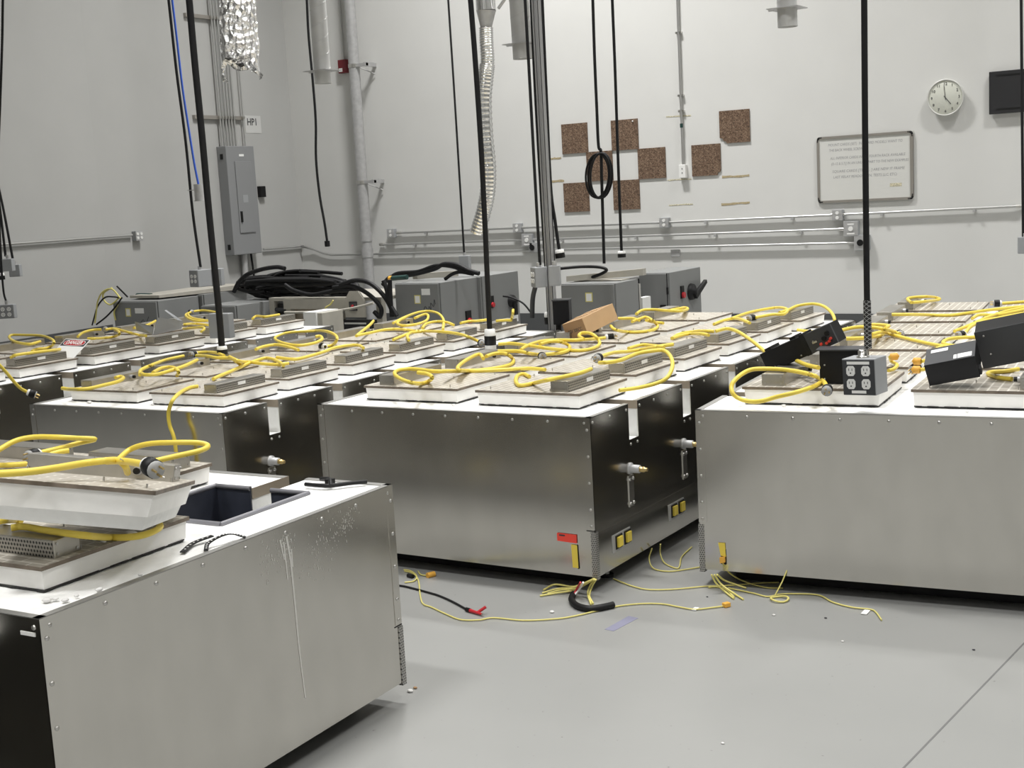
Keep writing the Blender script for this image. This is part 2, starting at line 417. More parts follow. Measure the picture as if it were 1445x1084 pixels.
# control joint in the floor slab
j0 = at_z(1445, 908, 0); j1 = at_z(1275, 1084, 0); d = (j1-j0)
fj = MB(); a = j0-d*.8; b = j1+d*.8; s_ = d.cross(Vector((0, 0, 1))).normalized()*.003
fj.hexa([a-s_, b-s_, b+s_, a+s_], [p+Vector((0, 0, .0008)) for p in (a-s_, b-s_, b+s_, a+s_)], M['seamline'])
struct('trim_1', fj)

# ------------------------------------------------------------------ tanks
H, ZB, W = 0.74, 0.075, 1.42
def rowy(k): return .16 + .555*k          # front edge of lid row k
def tank(label, loc, rz, scale, n=6, open_cells=(), fittings=3, tags=None, guards=('fr',)):
    """local frame: x along the end face, y along the rows; z true height"""
    L = .32 + .45*n + .105*(n-1); s = scale
    X = Matrix.Translation(Vector(loc)) @ Matrix.Rotation(rz, 4, 'Z')
    T = thing('immersion_tank', label, 'tank', X=X)
    W_, L_ = W*s, L*s; zb = ZB; t = .004
    nw = .044*s; nd = .155; cut = .15*s
    # white foam shell with a pit under every lid and a slot from each pit to the outer side
    f = MB(); z1 = H-.002
    def B(x0, y0, x1, y1, za=.10, zt=z1, m=M['foam']): f.box((x0+t, y0+t, za), (x1-t, y1-t, zt), m)
    xs = [0, .19*s, .60*s, .82*s, 1.23*s, W_]
    def blk(x0, x1, y0, y1, za=.10, zt=z1): f.box((x0, y0, za), (x1, y1, zt), M['foam'])
    def side(x0, x1):      # outer long strips with slots
        y = t
        for k in range(n):
            yc = (rowy(k)+.225)*s
            blk(x0, x1, y, yc-nw); blk(x0, x1, yc-nw, yc+nw, .10, H-nd); y = yc+nw
        blk(x0, x1, y, L_-t)
    side(t, xs[1]); side(xs[4], W_-t)
    blk(xs[2], xs[3], t, L_-t)
    for (xa, xb) in ((xs[1], xs[2]), (xs[3], xs[4])):
        y = t
        for k in range(n):
            ya = (rowy(k)+.03)*s; yb = (rowy(k)+.42)*s
            blk(xa, xb, y, ya); y = yb
            blk(xa, xb, ya, yb, .10, .20)
        blk(xa, xb, y, L_-t)
    f.part('insulated_body', T)
    # liners of the pits
    for (c, k) in open_cells:
        xa, xb = (xs[1], xs[2]) if c == 0 else (xs[3], xs[4]); ya, yb = (rowy(k)+.03)*s, (rowy(k)+.42)*s
        yc = (rowy(k)+.225)*s; q = MB(); g = .006
        q.box((xa, ya, .2), (xb, ya+g, H+.004), M['liner']); q.box((xa, yb-g, .2), (xb, yb, H+.004), M['liner'])
        xi = xa if c == 1 else xb-g; xo = xb-g if c == 1 else xa
        q.box((xi, ya, .2), (xi+g, yb, H+.004), M['liner'])
        for (p0, p1) in ((ya, yc-nw), (yc+nw, yb)): q.box((xo, p0, .2), (xo+g, p1, H+.004), M['liner'])
        q.box((xo, yc-nw, .2), (xo+g, yc+nw, H-nd), M['liner'])
        q.box((xa, ya, .2), (xb, yb, .206), M['liner'])
        r = .009
        q.tube([(xa, ya, H+.002), (xb, ya, H+.002)], r, M['lip'], 6); q.tube([(xa, yb, H+.002), (xb, yb, H+.002)], r, M['lip'], 6)
        xx = xi+g/2; q.tube([(xx, ya, H+.002), (xx, yb, H+.002)], r, M['lip'], 6)
        xx = xo+g/2
        for (p0, p1) in ((ya, yc-nw), (yc+nw, yb)): q.tube([(xx, p0, H+.002), (xx, p1, H+.002)], r, M['lip'], 6)
        q.part('pit_liner', T, label='blue-black pit liner with grey lip')
    # sheet steel cladding
    def rivets(mb, pts, nrm):
        for p in pts:
            p = Vector(p); mb.lathe(p, nrm, [(0, .0065), (.0025, .0055), (.004, .002), (.0042, .0002)], M['screw'], 8)
    p = MB(); p.box((0, 0, zb), (W_, t, H), M['steel']); p.box((0, 0, H-.001), (W_, .022, H+.002), M['lipsteel'])
    nn = 8
    rivets(p, [(W_*(.02+.96*i/nn), 0, H-.022) for i in range(nn+1)], (0, -1, 0))
    p.box((0, -.0018, zb+.20), (.035, 0, H), M['steel']); p.box((W_-.035, -.0018, zb+.20), (W_, 0, H), M['steel'])
    rivets(p, [(x, -.0018, z) for x in (.016, W_-.016) for z in (.69, .58, .47, .36, .29)], (0, -1, 0))
    p.box((W_-.04, -.001, .268), (W_+.001, 0, .272), M['black'])
    p.part('end_panel', T)
    p = MB(); p.box((0, L_-t, zb), (W_, L_, H), M['steel']); p.box((0, L_-.022, H-.001), (W_, L_, H+.002), M['lipsteel'])
    p.part('end_panel', T)
    for sgn in (0, 1):
        pl = [(0, zb), (L_, zb), (L_, H)]
        for k in reversed(range(n)):
            yc = (rowy(k)+.225)*s
            pl += [(yc+nw, H), (yc+nw, H-nd), (yc-nw, H-nd), (yc-nw, H)]
        pl += [(0, H)]
        p = MB(); xo = W_-t if sgn else 0
        p.prism(pl, t, M['steel'], frame((xo, 0, 0), (0, 1, 0), (0, 0, 1)))
        xs_ = W_ if sgn else 0; nr = (1, 0, 0) if sgn else (-1, 0, 0)
        xi0, xi1 = (W_-.022, W_) if sgn else (0, .022)
        y = 0
        for k in range(n+1):
            yc = (rowy(k)+.225)*s if k < n else L_+nw
            p.box((xi0, y, H-.001), (xi1, yc-nw, H+.002), M['lipsteel'])
            m_ = max(1, round((yc-nw-y)/.16))
            rivets(p, [(xs_, y+.02+(yc-nw-y-.04)*i/m_, H-.022) for i in range(m_+1)], nr)
            if k < n:
                rivets(p, [(xs_, yc-nw+.012, H-nd-.02), (xs_, yc+nw-.012, H-nd-.02)], nr)
                # steel strip capping the slot, along its far edge
            y = yc+nw
        # lower seam
        off = .0015 if sgn else -.0015
        p.box((xs_, .0, zb), (xs_+off, L_, .255), M['steel'])
        p.part('side_panel', T)
        for k in range(n):
            yc = (rowy(k)+.225)*s; q = MB(); x0, x1 = (xs[4], W_) if sgn else (0, xs[1])
            q.box((x0, yc+nw-.003, H-.034), (x1, yc+nw-.001, H+.002), M['strip'])
            q.part('slot_edge_strip', T)
    if fittings:
        for k in range(min(n, fittings)):
            yc = (rowy(k)+.175)*s
            q = MB(); z = .462
            q.lathe((W_, yc, z), (1, 0, 0), [(0, .026), (.006, .026), (.006, .018), (.045, .018), (.048, .015), (.048, 0.0005)], M['galv'], 16)
            dr = q.part('drain_fitting', T)
            b2 = MB(); b2.lathe((W_+.048, yc, z), (1, 0, 0), [(0, .012), (.02, .012), (.022, .008), (.034, .008), (.034, .0004)], M['brass'], 12); b2.part('brass_plug', dr)
            br = MB(); br.box((W_, yc-.022, z-.165), (W_+.004, yc+.022, z-.03), M['steel2'])
            for (dy, dz) in ((-.015, -.15), (.015, -.15), (-.015, -.045), (.015, -.045)):
                br.lathe((W_+.004, yc+dy, z+dz), (1, 0, 0), [(0, .008), (.006, .006), (.0062, .0003)], M['screw'], 8)
            br.part('drain_bracket', T)
            yl = (rowy(k)+.03)*s
            sk = MB(); sk.box((W_+.0015, yl-.05, .14), (W_+.004, yl+.115, .215), M['galv'])
            so = sk.part('sensor_outlet', T)
            for dy in (-.005, .075):
                e = MB(); e.box((W_+.004, yl-.02+dy, .15), (W_+.007, yl+.04+dy, .208), M['black'])
                e.box((W_+.007, yl-.01+dy, .158), (W_+.016, yl+.03+dy, .2), M['yellow']); e.part('yellow_socket', so)
    # rolled channel, corner guards, casters
    ch = MB()
    ch.box((.11, .13, .003), (W_-.11, L_-.13, .10), M['blackmetal'])
    ch.box((.03, .03, .085), (W_-.03, L_-.03, .10), M['blackmetal'])
    ch.part('under_frame', T)
    for gx, gy in guards:
        q = MB(); x0 = W_-.02 if gx else -.003; x1 = W_+.003 if gx else .02
        y0 = -.003 if gy == 0 else L_-.02; y1 = .02 if gy == 0 else L_+.003
        q.box((x0, y0, zb-.01), (x1, y1, .265), M['guard'])
        q.part('corner_guard', T, label='perforated steel corner guard')
    for cx_ in (.09, W_-.09):
        for cy_ in (.25, L_-.25):
            q = MB(); q.cyl((cx_, cy_, 0), (cx_, cy_, .012), .03, M['blackmetal'], n=14); q.cyl((cx_, cy_, .012), (cx_, cy_, .086), .012, M['galv'], n=10); q.part('levelling_foot', T)
    return T, X, L_
def lid_meshes():
    a = MB(); a.box((-.25, -.215, -.10), (.25, .215, 0.0), M['foamside'], bev=.01) if False else None
    a.hexa([(-.249, -.214, .004), (.249, -.214, .004), (.249, .214, .004), (-.249, .214, .004)],
           [(-.253, -.219, .056), (.253, -.219, .056), (.253, .219, .056), (-.253, .219, .056)], M['foamside'])
    rs = random.Random(9); N_ = 26
    ring = []
    for (x0, y0, x1, y1) in ((-.25, -.215, .25, -.215), (.25, -.215, .25, .215), (.25, .215, -.25, .215), (-.25, .215, -.25, -.215)):
        for i in range(N_):
            t = i/N_; k = 1+rs.uniform(-.014, .022)*(rs.random() < .6); ring.append(((x0+(x1-x0)*t)*k, (y0+(y1-y0)*t)*k))
    a.prism(ring, .0045, M['seal'], Matrix.Translation((0, 0, .0008)))
    b = MB(); b.box((-.26, -.225, .056), (.26, .225, .066), M['edge']); b.box((-.259, -.224, .0655), (.259, .224, .0668), M['plate'])
    for (x, y) in ((-.2, -.19), (.1, -.19), (-.2, .19), (.1, .19), (-.06, -.05)):
        b.cyl((x, y, .066), (x, y, .078), .0025, M['screw'], n=6)
    c = MB(); x0, x1 = .105, .192
    c.box((x0, -.195, .066), (x1-.002, .195, .113), M['sheet'], bev=.002)
    c.box((x1-.002, -.191, .068), (x1, .191, .111), M['perf'])
    for y in (-.195, .195):
        for x in (x0+.012, x1-.012):
            for z in (.076, .103): c.cyl((x, y, z), (x, y*1.016, z), .004, M['screw'], n=8)
    d = MB(); d.box((x1, -.03, .086), (x1+.0008, .03, .103), M['label'])
    g = MB(); g.cyl((x0, -.10, .09), (x0-.018, -.10, .09), .012, M['galv'], n=12); g.cyl((x0-.018, -.10, .09), (x0-.03, -.10, .09), .009, M['black'], n=12)
    return [n_.mesh(k) for n_, k in ((a, 'foam_slab'), (b, 'metal_plate'), (c, 'vent_box'), (d, 'label'), (g, 'cable_gland'))]
LIDM = lid_meshes()
LIDS = {}
def lid(key, X, label, group, sticker=True):
    T = thing('tank_lid', label, 'lid', X=X, group=group)
    for me, nm in zip(LIDM, ('foam_slab', 'metal_plate', 'vent_box', 'paper_label', 'cable_gland')):
        if nm == 'paper_label':
            if sticker:
                o = bpy.data.objects.new(nm, me); COL.objects.link(o); o.parent = vb
            continue
        o = bpy.data.objects.new(nm, me); COL.objects.link(o); o.parent = T
        if nm == 'vent_box': vb = o
    LIDS[key] = T
    return T
ORD = ['nearest the front', 'second from the front', 'third from the front', 'fourth from the front', 'fifth from the front', 'farthest from the front']
def lids_for(key, tn, X, s, n, skip=(), order=ORD, shift=0.0):
    for k in range(n):
        for c in (0, 1):
            if (c, k) in skip: continue
            cx_ = (.40 if c == 0 else 1.02)*s; cy_ = (rowy(k)+.225)*s - (shift if k and c else 0)
            r = random.Random(hash((key, c, k)) if False else (ord(key)*100+c*10+k))
            Y = X @ Matrix.Translation((cx_+r.uniform(-.008, .008), cy_+r.uniform(-.008, .008), H+.001)) @ Matrix.Rotation((PI if c == 0 else 0)+r.uniform(-.02, .02), 4, 'Z') @ Matrix.Scale(s, 4)
            side = 'left' if c == 0 else 'right'
            lid((key, c, k), Y, f'steel-topped foam lid, {order[k]} in the {side} row of the {tn}', f'lids on the {tn}', sticker=r.random() < .7)

TC, XC, LC = tank('brushed steel tank in the middle with a red tag at its lower corner', (-3.897, 4.525, 0), 0.0, 1.0, guards=((1, 0),))
lids_for('C', 'middle tank', XC, 1.0, 6)
TB, XB, LB = tank('brushed steel tank left of the middle one, its near end behind the foreground tank', (-5.46, 4.165, 0), R_(1.6), .9)
lids_for('B', 'left tank', XB, .9, 6)
TD, XD, LD = tank('steel tank at the far left edge, showing only its dark side', (-6.28-.955*1.42, 4.174, 0), R_(.4), .955)
lids_for('D', 'far left tank', XD, .955, 6)
TE, XE, LE = tank('bright steel tank at the right edge with black boxes on its lids', (-2.135, 4.79, 0), R_(5.2), 1.08, guards=((0, 0),))
lids_for('E', 'right tank', XE, 1.08, 6)
XA_ = Matrix.Translation((-2.484, 1.855, 0)) @ Matrix.Rotation(R_(92.0), 4, 'Z')
TA, XA, LA = tank('steel tank in the left foreground with one pit standing open', (-2.484, 1.855, 0), R_(92.0), 1.0, n=4, open_cells=((1, 0),), guards=((1, 0),))
lids_for('A', 'foreground tank', XA, 1.0, 4, skip=((1, 0),), shift=.075, order=['nearest the bright end', 'second from the bright end', 'third from the bright end', 'farthest from the bright end'])

# unseen tank, added so the foreground tank's side has something dark to reflect
TF, XF, LF = tank('unseen steel tank added beside the foreground tank for its dark reflection', (-2.50, .235, 0), R_(92.0), 1.0, n=3, fittings=0)
# ------------------------------------------------------------------ on the back wall
def wy(px, py, off=0.0):
    p = at_y(px, py, YW); p.y = YW-off; return p
def wx(px, py, off=0.0):
    p = at_x(px, py, XL); p.x = XL+off; return p
# big steel standpipe in the corner
T = thing('standpipe', 'tall galvanised steel pipe running up the back wall near the left corner', 'pipe', loc=(wy(532, 390).x, YW-.15, 0))
b_ = T.location
px_ = b_.x
MB().cyl((px_, YW-.15, 0), (px_, YW-.15, ZC), .062, M['galv'], n=24).part('pipe', T, world=True)
q = MB()
for z in (1.20, 1.02): q.cyl((px_, YW-.15, z), (px_, YW-.15, z+.10), .069, M['galv'], n=24)
q.part('coupling', T, world=True)
for (bx, by) in ((516, 91), (530, 256)):
    z = at_y(bx, by, YW-.15).z; q = MB()
    q.cyl((px_, YW-.15, z-.02), (px_, YW-.15, z+.02), .068, M['steel2'], n=20)
    q.box((px_, YW-.19, z-.016), (px_+.20, YW-.15, z+.016), M['galv']); q.box((px_+.17, YW-.2, z-.022), (px_+.2, YW, z+.022), M['galv'])
    q.tube([(px_+.19, YW-.02, z-.1), (px_+.06, YW-.14, z-.02)], .006, M['galv'], 6)
    q.part('pipe_bracket', T, world=True)
# fire alarm
c = wy(487, 94); T = thing('fire_alarm', 'small dark red fire alarm box high on the back wall', 'alarm', loc=(c.x, YW, c.z))
q = MB(); q.box((-.058, -.06, -.075), (.058, 0, .075), M['alarm'], bev=.006); q.part('housing', T)
q = MB(); q.box((-.045, -.063, -.06), (.005, -.059, -.02), M['white']); q.part('strobe', T)
q = MB(); q.tube([(c.x, YW-.02, c.z+.075), (c.x, YW-.02, ZC)], .011, M['emt'], 8); q.solo('conduit', 'thin conduit rising from the red fire alarm box', 'conduit', 'wall conduits')
# horizontal conduits with their boxes
def run(pts, r=.0125):
    q = MB(); P = [wy(a, b_, .028) for a, b_ in pts]; q.tube(P, r, M['emt'], 10)
    for i in range(len(P)-1):
        n_ = int((P[i+1]-P[i]).length/1.1)+1
        for k in range(n_):
            t = (k+.5)/n_; c = P[i].lerp(P[i+1], t); q.box((c.x-.012, YW-.045, c.z-.03), (c.x+.012, YW, c.z-.008), M['galv'])
        for k in (0, 1):
            c = P[i+k]; s_ = .06 if k == 0 else -.06
            q.cyl((c.x, c.y, c.z), (c.x+s_, c.y, c.z), r*1.35, M['steel2'], n=10)
    return q
run([(562, 328.5), (733, 321.5), (940, 314), (1184, 303), (1445, 290.5)]).solo('conduit', 'topmost horizontal conduit across the back wall, running off to the right', 'conduit', 'wall conduits')
run([(538, 345), (745, 338.5), (1195, 323)]).solo('conduit', 'middle horizontal conduit across the back wall, ending under the whiteboard', 'conduit', 'wall conduits')
P = [wx(369, 352, .03), wx(396, 350, .03), wx(428, 347, .03), Vector((XL+.05, YW-.05, wx(428, 347).z)), wy(446, 352, .03), wy(458, 357, .03), wy(470, 359.5, .03), wy(755, 353, .03), wy(1212, 342.5, .03)]
q = MB(); q.tube(P, .0125, M['emt'], 10); q.solo('conduit', 'lowest horizontal conduit, bending round the corner below the grey panel', 'conduit', 'wall conduits')
def jbox(px, py, sz, name, label, cat='outlet', face='duplex', wall='y', dep=.055):
    if wall == 'y':
        c = wy(px, py); X = Matrix.Translation(c)
    else:
        c = wx(px, py); X = Matrix.Translation(c) @ Matrix.Rotation(PI/2, 4, 'Z')
    T = thing(name, label, cat, X=X, group='wall boxes')
    h = sz/2; q = MB(); q.box((-h, -dep, -h), (h, 0, h), M['boxgrey'], bev=.004); q.part('box', T)
    q = MB(); q.box((-h*.96, -dep-.004, -h*.96), (h*.96, -dep, h*.96), M['galv'])
    q.part('cover_plate', T)
    if face == 'duplex':
        q = MB()
        for dz in (-.022, .022): q.cyl((0, -dep-.004, dz), (0, -dep-.008, dz), .016, M['white'], n=14)
        q.part('receptacle', T)
    elif face == 'round':
        q = MB(); q.cyl((0, -dep-.004, 0), (0, -dep-.010, 0), .022, M['white'], n=16); q.part('receptacle', T)
        q = MB(); q.box((-.03, -dep-.0048, .036), (.03, -dep-.004, .048), M['label']); q.box((-.035, -dep-.0048, -.05), (.035, -dep-.004, -.038), M['label']); q.part('paper_label', T)
    elif face == 'black':
        q = MB(); q.cyl((-.01, -dep-.004, 0), (-.01, -dep-.012, 0), .03, M['black'], n=16); q.part('receptacle', T)
    elif face == 'quad':
        q = MB()
        for dx in (-.024, .024):
            for dz in (-.02, .02): q.cyl((dx, -dep-.004, dz), (dx, -dep-.008, dz), .015, M['white'], n=14)
        q.part('receptacle', T)
    return T
jbox(555, 329, .10, 'outlet_box', 'grey outlet box at the left end of the topmost wall conduit')
jbox(733, 321.5, .10, 'outlet_box', 'grey outlet box on the topmost conduit, just left of the steel post')
jbox(940, 314, .10, 'outlet_box', 'grey outlet box on the topmost conduit below the cork squares')
jbox(1184, 303.5, .10, 'outlet_box', 'grey outlet box on the topmost conduit below the whiteboard')
jbox(747, 338.5, .13, 'outlet_box', 'grey box with round socket on the middle conduit beside the steel post', face='round')
jbox(1203, 322.5, .14, 'outlet_box', 'grey box with round socket at the right end of the middle conduit', face='round')
jbox(756, 349, .10, 'outlet_box', 'grey box with black socket on the lowest conduit behind the steel post', face='black')
jbox(1218, 342, .14, 'outlet_box', 'grey box with black socket at the right end of the lowest conduit', face='black')
jbox(191.5, 333, .10, 'outlet_box', 'grey four-socket outlet box on the left wall conduit', face='quad', wall='x')
c = wy(954, 357); q = MB(); q.box((c.x-.05, YW-.02, c.z-.035), (c.x+.05, YW, c.z+.035), M['galv'], bev=.004); q.solo('blank_plate', 'small blank metal plate below the lowest conduit on the back wall', 'plate')
# left wall conduit
q = MB(); a = at_x(0, 345, XL+.03); b2 = wx(184, 332, .028)
a = b2 + (a-b2)*1.6; k_ = 9.02
mid = b2.lerp(a, (b2.y-k_)/(b2.y-a.y)); a.x = XL+.09*(k_-a.y)+.03
q.tube([a, mid, b2], .0125, M['emt'], 10); q.solo('conduit', 'conduit along the left wall ending at the four-socket box', 'conduit', 'wall conduits')
# vertical conduit with white outlet
c = wy(965.5, 241); top = wy(957.5, 0)
q = MB(); q.tube([(c.x, YW-.02, c.z+.06), (c.x, YW-.02, ZC)], .013, M['emt'], 10)
for z in (2.35, 1.95+.55, 3.1): q.box((c.x-.03, YW-.03, z), (c.x+.03, YW, z+.02), M['steel2'])
q.box((c.x-.0135, YW-.034, c.z+.42), (c.x+.0135, YW-.02, c.z+.46), M['green'])
q.solo('conduit', 'vertical conduit coming down the back wall right of the cork squares', 'conduit', 'wall conduits')
T = thing('outlet_box', 'white outlet box at the foot of the vertical conduit by the cork squares', 'outlet', X=Matrix.Translation(c), group='wall boxes')
MB().box((-.036, -.05, -.07), (.036, 0, .06), M['white'], bev=.004).part('box', T)
q = MB()
for dz in (-.02, .02): q.box((-.004, -.052, dz-.006), (.004, -.05, dz+.006), M['ink'])
q.part('receptacle', T)
# cork squares
corks = [((793, 175), (830, 216), None, 'upper left'), ((863, 169.5), (901, 211), None, 'with a white pin in its corner'), ((829, 213), (864.5, 256), None, 'behind the hanging cable coil'),
         ((901, 209), (939.5, 252), None, 'left of the vertical conduit'), ((977, 204), (1017, 248), 'br', 'with its lower right corner chipped'), ((1016, 156), (1058, 201), 'bl', 'uppermost of all, with its lower left corner chipped'),
         ((796, 258), (832, 299), None, 'lower left, below the other squares'), ((866, 254), (903, 296), None, 'lowest right, partly behind a hanging cord')]
clab = ['brown cork square on the back wall, leftmost in the upper row', 'brown cork square with a white pin in its upper right corner', 'brown cork square behind the black hanging cable coil',
        'brown cork square just left of the vertical conduit', 'brown cork square with a chipped lower right corner', 'uppermost right brown cork square with a chipped lower left corner',
        'brown cork square at the lower left of the cork group', 'brown cork square at the bottom, crossed by a straight hanging cord']
for (tl, br, chip, _), lb in zip(corks, clab):
    a, b2 = wy(*tl), wy(*br); w_, h_ = (b2.x-a.x), (a.z-b2.z); w_ = h_ = (w_+h_)/2
    cxm, czm = (a.x+b2.x)/2, (a.z+b2.z)/2
    po = [(-w_/2, -h_/2), (w_/2, -h_/2), (w_/2, h_/2), (-w_/2, h_/2)]
    if chip == 'br': po = [(-w_/2, -h_/2), (w_*.38, -h_/2), (w_*.40, -h_*.42), (w_*.47, -h_*.40), (w_/2, -h_*.34), (w_/2, h_/2), (-w_/2, h_/2)]
    if chip == 'bl': po = [(-w_*.26, -h_/2), (w_/2, -h_/2), (w_/2, h_/2), (-w_/2, h_/2), (-w_/2, -h_*.33), (-w_*.42, -h_*.34), (-w_*.36, -h_*.43), (-w_*.30, -h_*.44)]
    q = MB(); q.prism(po, .012, M['cork'], frame((cxm, YW, czm), (1, 0, 0), (0, 0, 1)))
    o = q.solo('cork_square', lb, 'cork board', 'cork squares on the back wall', org=(cxm, YW, czm-h_/2))
    if 'pin' in lb:
        q = MB(); q.ball((cxm+w_*.33, YW-.016, czm+h_*.42), .008, M['white']); q.part('push_pin', o, world=True)
glue = [((776, 224.5), (792, 223), 'gluedark', 'upper short brown glue strip between the post and the cork squares'), ((776, 256.5), (796, 255), 'gluedark', 'lower short brown glue strip between the post and the cork squares'),
        ((866, 257), (872.5, 256.3), 'gluedark', 'tiny glue mark between two cork squares beside the coil'), ((940, 165), (975, 163), 'glue', 'faint glue line crossing behind the vertical conduit, highest one'), ((942, 254.5), (976, 252.5), 'glue', 'glue line just below the white outlet box'),
        ((1019, 250), (1057.5, 248), 'gluedark', 'long brown glue strip below the uppermost right cork square'), ((1018, 289), (1058, 286), 'gluedark', 'brown glue strip low on the wall right of the cork squares'), ((944, 290), (978, 288), 'glue', 'faint glue line low on the wall below the white outlet')]
for a, b2, m_, lb in glue:
    a, b2 = wy(*a), wy(*b2); q = MB(); X = frame((a.x, YW, a.z), (b2-a), (0, 0, 1)); L_ = (b2-a).length
    rr = random.Random(a.x)
    n_ = 7; up = [(L_*i/n_, .011+rr.uniform(-.005, .004)) for i in range(n_+1)]; dn = [(L_*i/n_, -.009+rr.uniform(-.004, .004)) for i in range(n_, -1, -1)]
    if m_ == 'glue': up = [(x, y*.55) for x, y in up]; dn = [(x, y*.55) for x, y in dn]
    q.prism(up+dn, .002, M[m_], X); q.solo('glue_residue', lb, 'glue mark', 'glue strips on the back wall')
# whiteboard
a, b2 = wy(1153, 194), wy(1290, 281); w_ = b2.x-a.x; h_ = a.z-b2.z
T = thing('whiteboard', 'framed whiteboard with faint handwriting on the back wall', 'whiteboard', X=frame((a.x, YW, b2.z), (1, 0, 0), (0, 0, 1)))
MB().box((0, 0, .002), (w_, h_, .012), M['board']).part('writing_surface', T)
q = MB(); fw = .022
q.box((.03, 0, 0), (w_-.03, fw, .02), M['alu']); q.box((.03, h_-fw, 0), (w_-.03, h_, .02), M['alu']); q.box((0, .03, 0), (fw, h_-.03, .02), M['alu']); q.box((w_-fw*1.3, .03, 0), (w_, h_-.03, .02), M['alu'])
q.part('frame', T)
for (x, y, sx, sy) in ((0, 0, 1, 1), (w_, 0, -1, 1), (0, h_, 1, -1), (w_, h_, -1, -1)):
    q = MB(); q.tube(smooth_path([(x+sx*.05, y+sy*.008, .012), (x+sx*.016, y+sy*.014, .012), (x+sx*.008, y+sy*.05, .012)], 6), .010, M['black'], 8); q.part('corner_cap', T)
lines = ['MOUNT CARDS (SET)  IN  BOARD MODELS WANT TO', 'THE BACK WHEEL SCREWS', 'ALL INFERIOR CARDS IN THE FOURTH RACK AVAILABLE', '(D-12 & 5.7)] IN AN UNUSED PART TO THE NEW EXAMPLES', 'SQUARE CARDS [TEST ... ] ARE NEW IT FRAME', 'LAST RELAY READOUT (IN, TESTS LLC, ETC)']
ys = [.90, .82, .70, .615, .50, .415]; ws = [.77, .37, .78, .80, .75, .66]
q = MB()
for tx, yy, ww in zip(lines, ys, ws):
    text_mesh(q, tx, Matrix.Translation((w_*.12+ (0.9-yy)*.09, h_*yy-.02, .0123)), .034, M['faded'], align='LEFT', ext=.0002, shear=.15, width=w_*ww)
q.part('handwriting', T)
q = MB(); q.box((w_*.76, h_*.20, .012), (w_*.88, h_*.25, .0128), M['glue']); q.part('tape_strip', T)
# clock
c = wy(1336, 138); T = thing('wall_clock', 'round white wall clock showing about five to five', 'clock', X=frame((c.x, YW, c.z), (1, 0, 0), (0, 0, 1)))
q = MB(); q.lathe((0, 0, 0), (0, 0, 1), [(0, .145), (.035, .152), (.05, .160), (.056, .158), (.056, .148), (.05, .146)], M['clockrim'], 48); q.part('rim', T)
q = MB(); q.lathe((0, 0, .049), (0, 0, 1), [(0, .148), (.0006, .147), (.0012, .0005)], M['clockface'], 48); q.part('dial', T)
q = MB()
for hh in range(1, 13):
    an = PI/2-hh*PI/6; text_mesh(q, str(hh), Matrix.Translation((.118*math.cos(an), .118*math.sin(an), .051)), .034, M['ink'])
q.part('numerals', T)
for nm, an, ln, wd in (('hour_hand', PI/2-R_(141), .075, .006), ('minute_hand', PI/2+R_(6), .108, .004)):
    q = MB(); X = Matrix.Translation((0, 0, .053)) @ Matrix.Rotation(an, 4, 'Z'); q.box((-.02, -wd/2, 0), (ln, wd/2, .001), M['ink'], X=X); q.part(nm, T)
# dark wall panel at the right edge
a = wy(1397, 102); b2 = wy(1396, 162); T = thing('dark_screen', 'black rectangular panel on the back wall at the right edge', 'screen', X=frame((a.x, YW, b2.z), (1, 0, 0), (0, 0, 1)))
h_ = a.z-b2.z
MB().box((0, 0, .012), (.55, h_, .045), M['darkglass'], bev=.004).part('panel', T)
q = MB(); q.box((.1, .04, 0), (.45, h_-.04, .012), M['blackmetal']); q.part('mounting_plate', T)
q = MB(); q.box((.06, .03, .045), (.30, .045, .0462), M['black']); q.box((.06, h_-.045, .045), (.30, h_-.03, .0462), M['black']); q.part('trim_slots', T)

# ------------------------------------------------------------------ on the left wall
q = MB(); a, b2 = wx(345, 163), wx(369, 188); X = frame((XL, a.y, b2.z), (0, 1, 0), (0, 0, 1)); w_ = b2.y-a.y; h_ = a.z-b2.z
T = thing('paper_sign', 'white paper sign reading HP1 above the grey electrical panel', 'sign', X=X)
MB().box((0, 0, 0), (w_, h_, .003), M['sheetpaper']).part('sheet', T)
q = MB(); text_mesh(q, 'HP1', Matrix.Translation((w_*.44, h_*.62, .0033)), .11, M['ink'], width=w_*.58, bold=.002); q.part('lettering', T)
xf = .14; a = at_x(318, 206, XL+xf); b2 = at_x(357.5, 204.5, XL+xf); zt = a.z; zb_ = at_x(366, 357, XL+xf).z
y0, y1 = a.y-.0, b2.y
T = thing('electrical_panel', 'tall grey electrical breaker panel on the left wall', 'panel', X=frame((XL, y0, zb_), (0, 1, 0), (0, 0, 1)))
w_, h_ = y1-y0, zt-zb_
MB().box((0, 0, 0), (w_, h_, xf), M['grey2'], bev=.006).part('cabinet', T)
q = MB(); q.box((w_*.26, h_*.20, xf), (w_*.82, h_*.86, xf+.012), M['grey2'], bev=.003); dr = q.part('door', T)
q = MB(); q.box((w_*.30, h_*.30, xf+.012), (w_*.36, h_*.40, xf+.024), M['black']); q.part('latch', dr)
q = MB(); q.box((w_*.44, h_*.48, xf+.012), (w_*.62, h_*.55, xf+.0135), M['boxgrey']); q.part('rating_plate', dr)
q = MB(); q.box((w_*.45, h_*.905, xf), (w_*.62, h_*.925, xf+.002), M['label']); q.part('name_plate', T)
q = MB(); q.box((-.004, h_*.88, .05), (0, h_*.93, .09), M['black']); q.box((-.004, h_*.05, .05), (0, h_*.10, .09), M['black']); q.part('hinge', T)
c = wx(367, 271); q = MB(); q.box((XL, c.y-.045, c.z-.06), (XL+.05, c.y+.045, c.z+.065), M['blackmetal'], bev=.004); q.solo('switch_box', 'small black box on the wall at the right side of the electrical panel', 'box')
